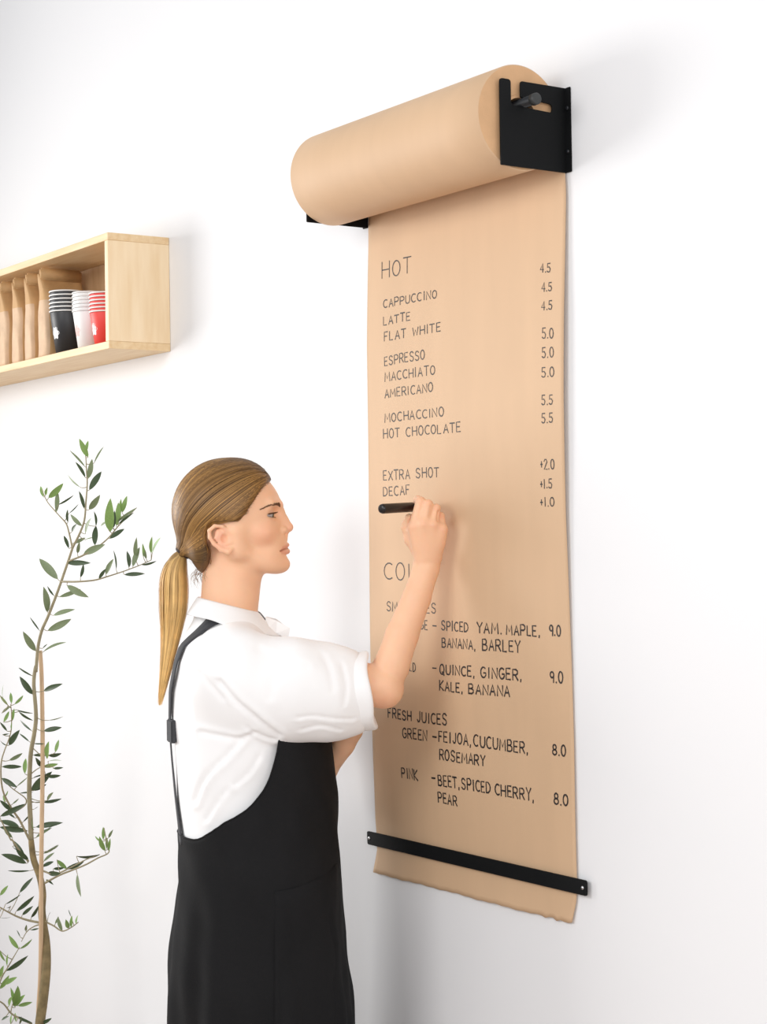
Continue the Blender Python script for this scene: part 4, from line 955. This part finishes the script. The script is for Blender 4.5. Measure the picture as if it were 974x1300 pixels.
LS1 = """455,165,410,70,lw;440,150,455,80,ln;455,275,475,175,gw;440,270,390,190,dn;485,195,535,110,gt;440,215,360,130,gt;460,335,522,240,dw;415,320,350,255,gt;435,430,408,340,dn;460,435,515,360,gw;250,375,325,300,lw;225,370,210,315,ln;235,360,245,320,ln;290,450,295,340,gn;300,410,380,360,dt;355,455,405,405,dt;350,500,350,435,dn;370,550,395,510,dw;425,520,365,460,gw;440,560,470,480,gw;495,520,485,445,dw;490,620,495,520,dw;440,590,500,580,lw;355,635,330,570,dn;375,610,440,580,gn;400,660,410,600,gn;430,665,540,615,gw;565,585,640,535,dw;560,540,555,430,lw;570,550,570,380,lw;600,520,610,400,lw;620,460,625,380,ln;630,450,655,365,lw;600,500,705,425,gt;610,510,690,450,dt;550,500,520,520,gn;585,530,590,440,dn;300,795,205,690,gw;245,965,225,835,gw;280,880,245,830,dn;345,710,465,710,dn;415,785,430,715,dw;345,825,455,885,gw;305,885,415,845,gn;275,980,385,950,gn;245,1060,365,1000,gw;205,1060,155,990,dt;185,1165,120,1065,gw;220,1170,340,1120,gw;220,1150,245,1128,dn;165,1290,100,1250,dt;510,790,545,740,dw;545,770,585,690,gw;600,745,585,645,dt;665,735,655,650,dw;685,730,720,630,gw;740,680,735,610,ln;700,690,705,580,gn;755,690,735,620,gn;780,660,785,575,ln;785,660,828,580,ln;640,770,745,765,dn;730,720,805,700,dn"""
LS2 = """180,80,105,35,dt;185,185,112,85,dw;245,165,350,125,dn;270,330,355,308,gt;245,390,345,370,dw;45,245,0,190,ln;15,200,20,130,ln;65,235,60,175,lw;80,240,130,190,ln;10,290,60,250,gn;20,340,50,280,lw;70,330,80,265,lw;90,270,185,290,dt;105,280,185,330,dn;180,390,115,330,dt;40,390,0,340,dn;65,385,65,345,ln;15,410,50,405,dn;50,470,110,385,dw;165,450,110,405,dt;265,545,275,450,lw;310,510,330,440,lw;185,525,265,520,dn;275,530,345,515,dw;240,590,325,575,lw;270,560,345,557,ln;300,600,355,595,dn;190,460,250,460,dt;230,590,200,540,dw;140,630,145,545,lw;50,555,125,515,gw;10,590,120,590,dn;185,655,290,640,dn;260,645,340,640,dw;175,725,290,620,dw;190,725,260,690,dw;95,700,155,650,gt;10,655,95,705,dw;110,740,185,735,dt;265,780,300,735,gn;190,790,240,785,dt;240,790,345,770,dn;190,830,215,815,dt;70,800,105,770,gn;25,790,20,750,ln;60,835,0,780,dw;0,870,140,800,dn;110,930,0,895,dw;70,990,20,930,gw;155,950,0,930,dn;190,945,180,880,lw;200,930,350,905,dn;200,990,290,935,gn;240,960,350,905,dt;270,1063,330,1030,gn;565,1010,535,980,lw;580,1000,580,930,lw;610,990,635,945,gn;600,1050,600,990,lw;590,1060,560,1010,ln;40,470,0,440,dn;30,760,45,725,ln;85,880,40,850,dn;130,900,165,860,dn;70,1040,110,1063,dn"""
LS3 = """150,160,10,110,dw;160,140,90,80,dw;140,120,70,30,dn;170,200,45,200,dt;110,325,185,240,dn;30,390,115,335,dt;90,430,190,345,dn;125,450,185,400,dn;175,465,215,400,dn;60,400,35,410,dn;0,340,45,285,lw;0,465,60,462,dt;240,105,325,55,gn;245,150,305,100,gn;235,180,300,150,dw;270,215,340,215,dw;300,190,360,185,dw;320,140,375,190,lw;370,190,470,150,dw;430,120,560,110,dn;435,220,455,345,gn;260,250,300,280,dn;590,90,560,10,lw;610,90,620,20,ln;270,465,285,435,dw;310,500,330,460,gw;350,540,325,460,gw;385,525,370,475,lw;400,520,405,455,lw;430,500,440,450,lw;400,460,385,420,dt;175,535,220,525,dn;105,640,50,565,lw;110,640,180,585,lw;115,575,95,535,dt;145,540,150,505,gn;0,650,30,710,lw;40,735,45,670,ln;35,765,155,680,dn;0,800,20,735,lw;0,865,50,790,lw;20,840,95,800,lw;85,970,60,860,ln;85,960,100,850,lw;90,960,140,900,lw;100,960,180,940,lw;50,960,70,910,lw;10,1040,50,1020,dn;60,1063,65,1010,ln;110,1063,120,1020,gn;235,1060,290,1030,dw;100,1020,180,1055,dn;90,1050,85,1000,ln;0,430,-40,380,dn;0,760,-30,700,ln;-10,900,-50,860,dn"""
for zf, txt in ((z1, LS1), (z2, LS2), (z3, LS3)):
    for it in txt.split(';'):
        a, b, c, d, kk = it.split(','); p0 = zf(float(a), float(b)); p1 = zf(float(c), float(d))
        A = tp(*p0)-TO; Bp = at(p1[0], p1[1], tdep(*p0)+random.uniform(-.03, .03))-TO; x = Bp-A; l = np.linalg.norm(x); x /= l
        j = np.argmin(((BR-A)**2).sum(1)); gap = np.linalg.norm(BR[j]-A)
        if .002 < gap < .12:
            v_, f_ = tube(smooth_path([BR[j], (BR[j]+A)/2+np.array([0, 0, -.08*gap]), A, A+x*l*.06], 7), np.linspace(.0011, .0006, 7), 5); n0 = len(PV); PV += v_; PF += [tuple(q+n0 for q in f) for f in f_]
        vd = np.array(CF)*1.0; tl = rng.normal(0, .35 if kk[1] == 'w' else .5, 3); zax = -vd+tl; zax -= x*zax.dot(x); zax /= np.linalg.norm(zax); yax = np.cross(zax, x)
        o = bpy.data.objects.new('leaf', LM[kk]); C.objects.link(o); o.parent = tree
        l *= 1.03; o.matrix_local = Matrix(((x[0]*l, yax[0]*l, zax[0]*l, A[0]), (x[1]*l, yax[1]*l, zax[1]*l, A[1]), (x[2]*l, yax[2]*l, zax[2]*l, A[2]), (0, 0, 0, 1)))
V, Fc = lathe([(0, 0), (.105, 0), (.11, .004), (.145, .29), (.150, .295), (.152, .318), (.146, .320), (.140, .318), (.136, .27), (0, .27)], 48); mesh('pot', V, Fc, M_pot, tree, True)
V, Fc = lathe([(.1365, .285), (.09, .29), (.04, .296), (0, .297)], 32); mesh('soil', V, Fc, M_soil, tree, True)
o = mesh('leaf_stalks', PV, PF, M_twig, tree, True); o['kind'] = 'stuff'
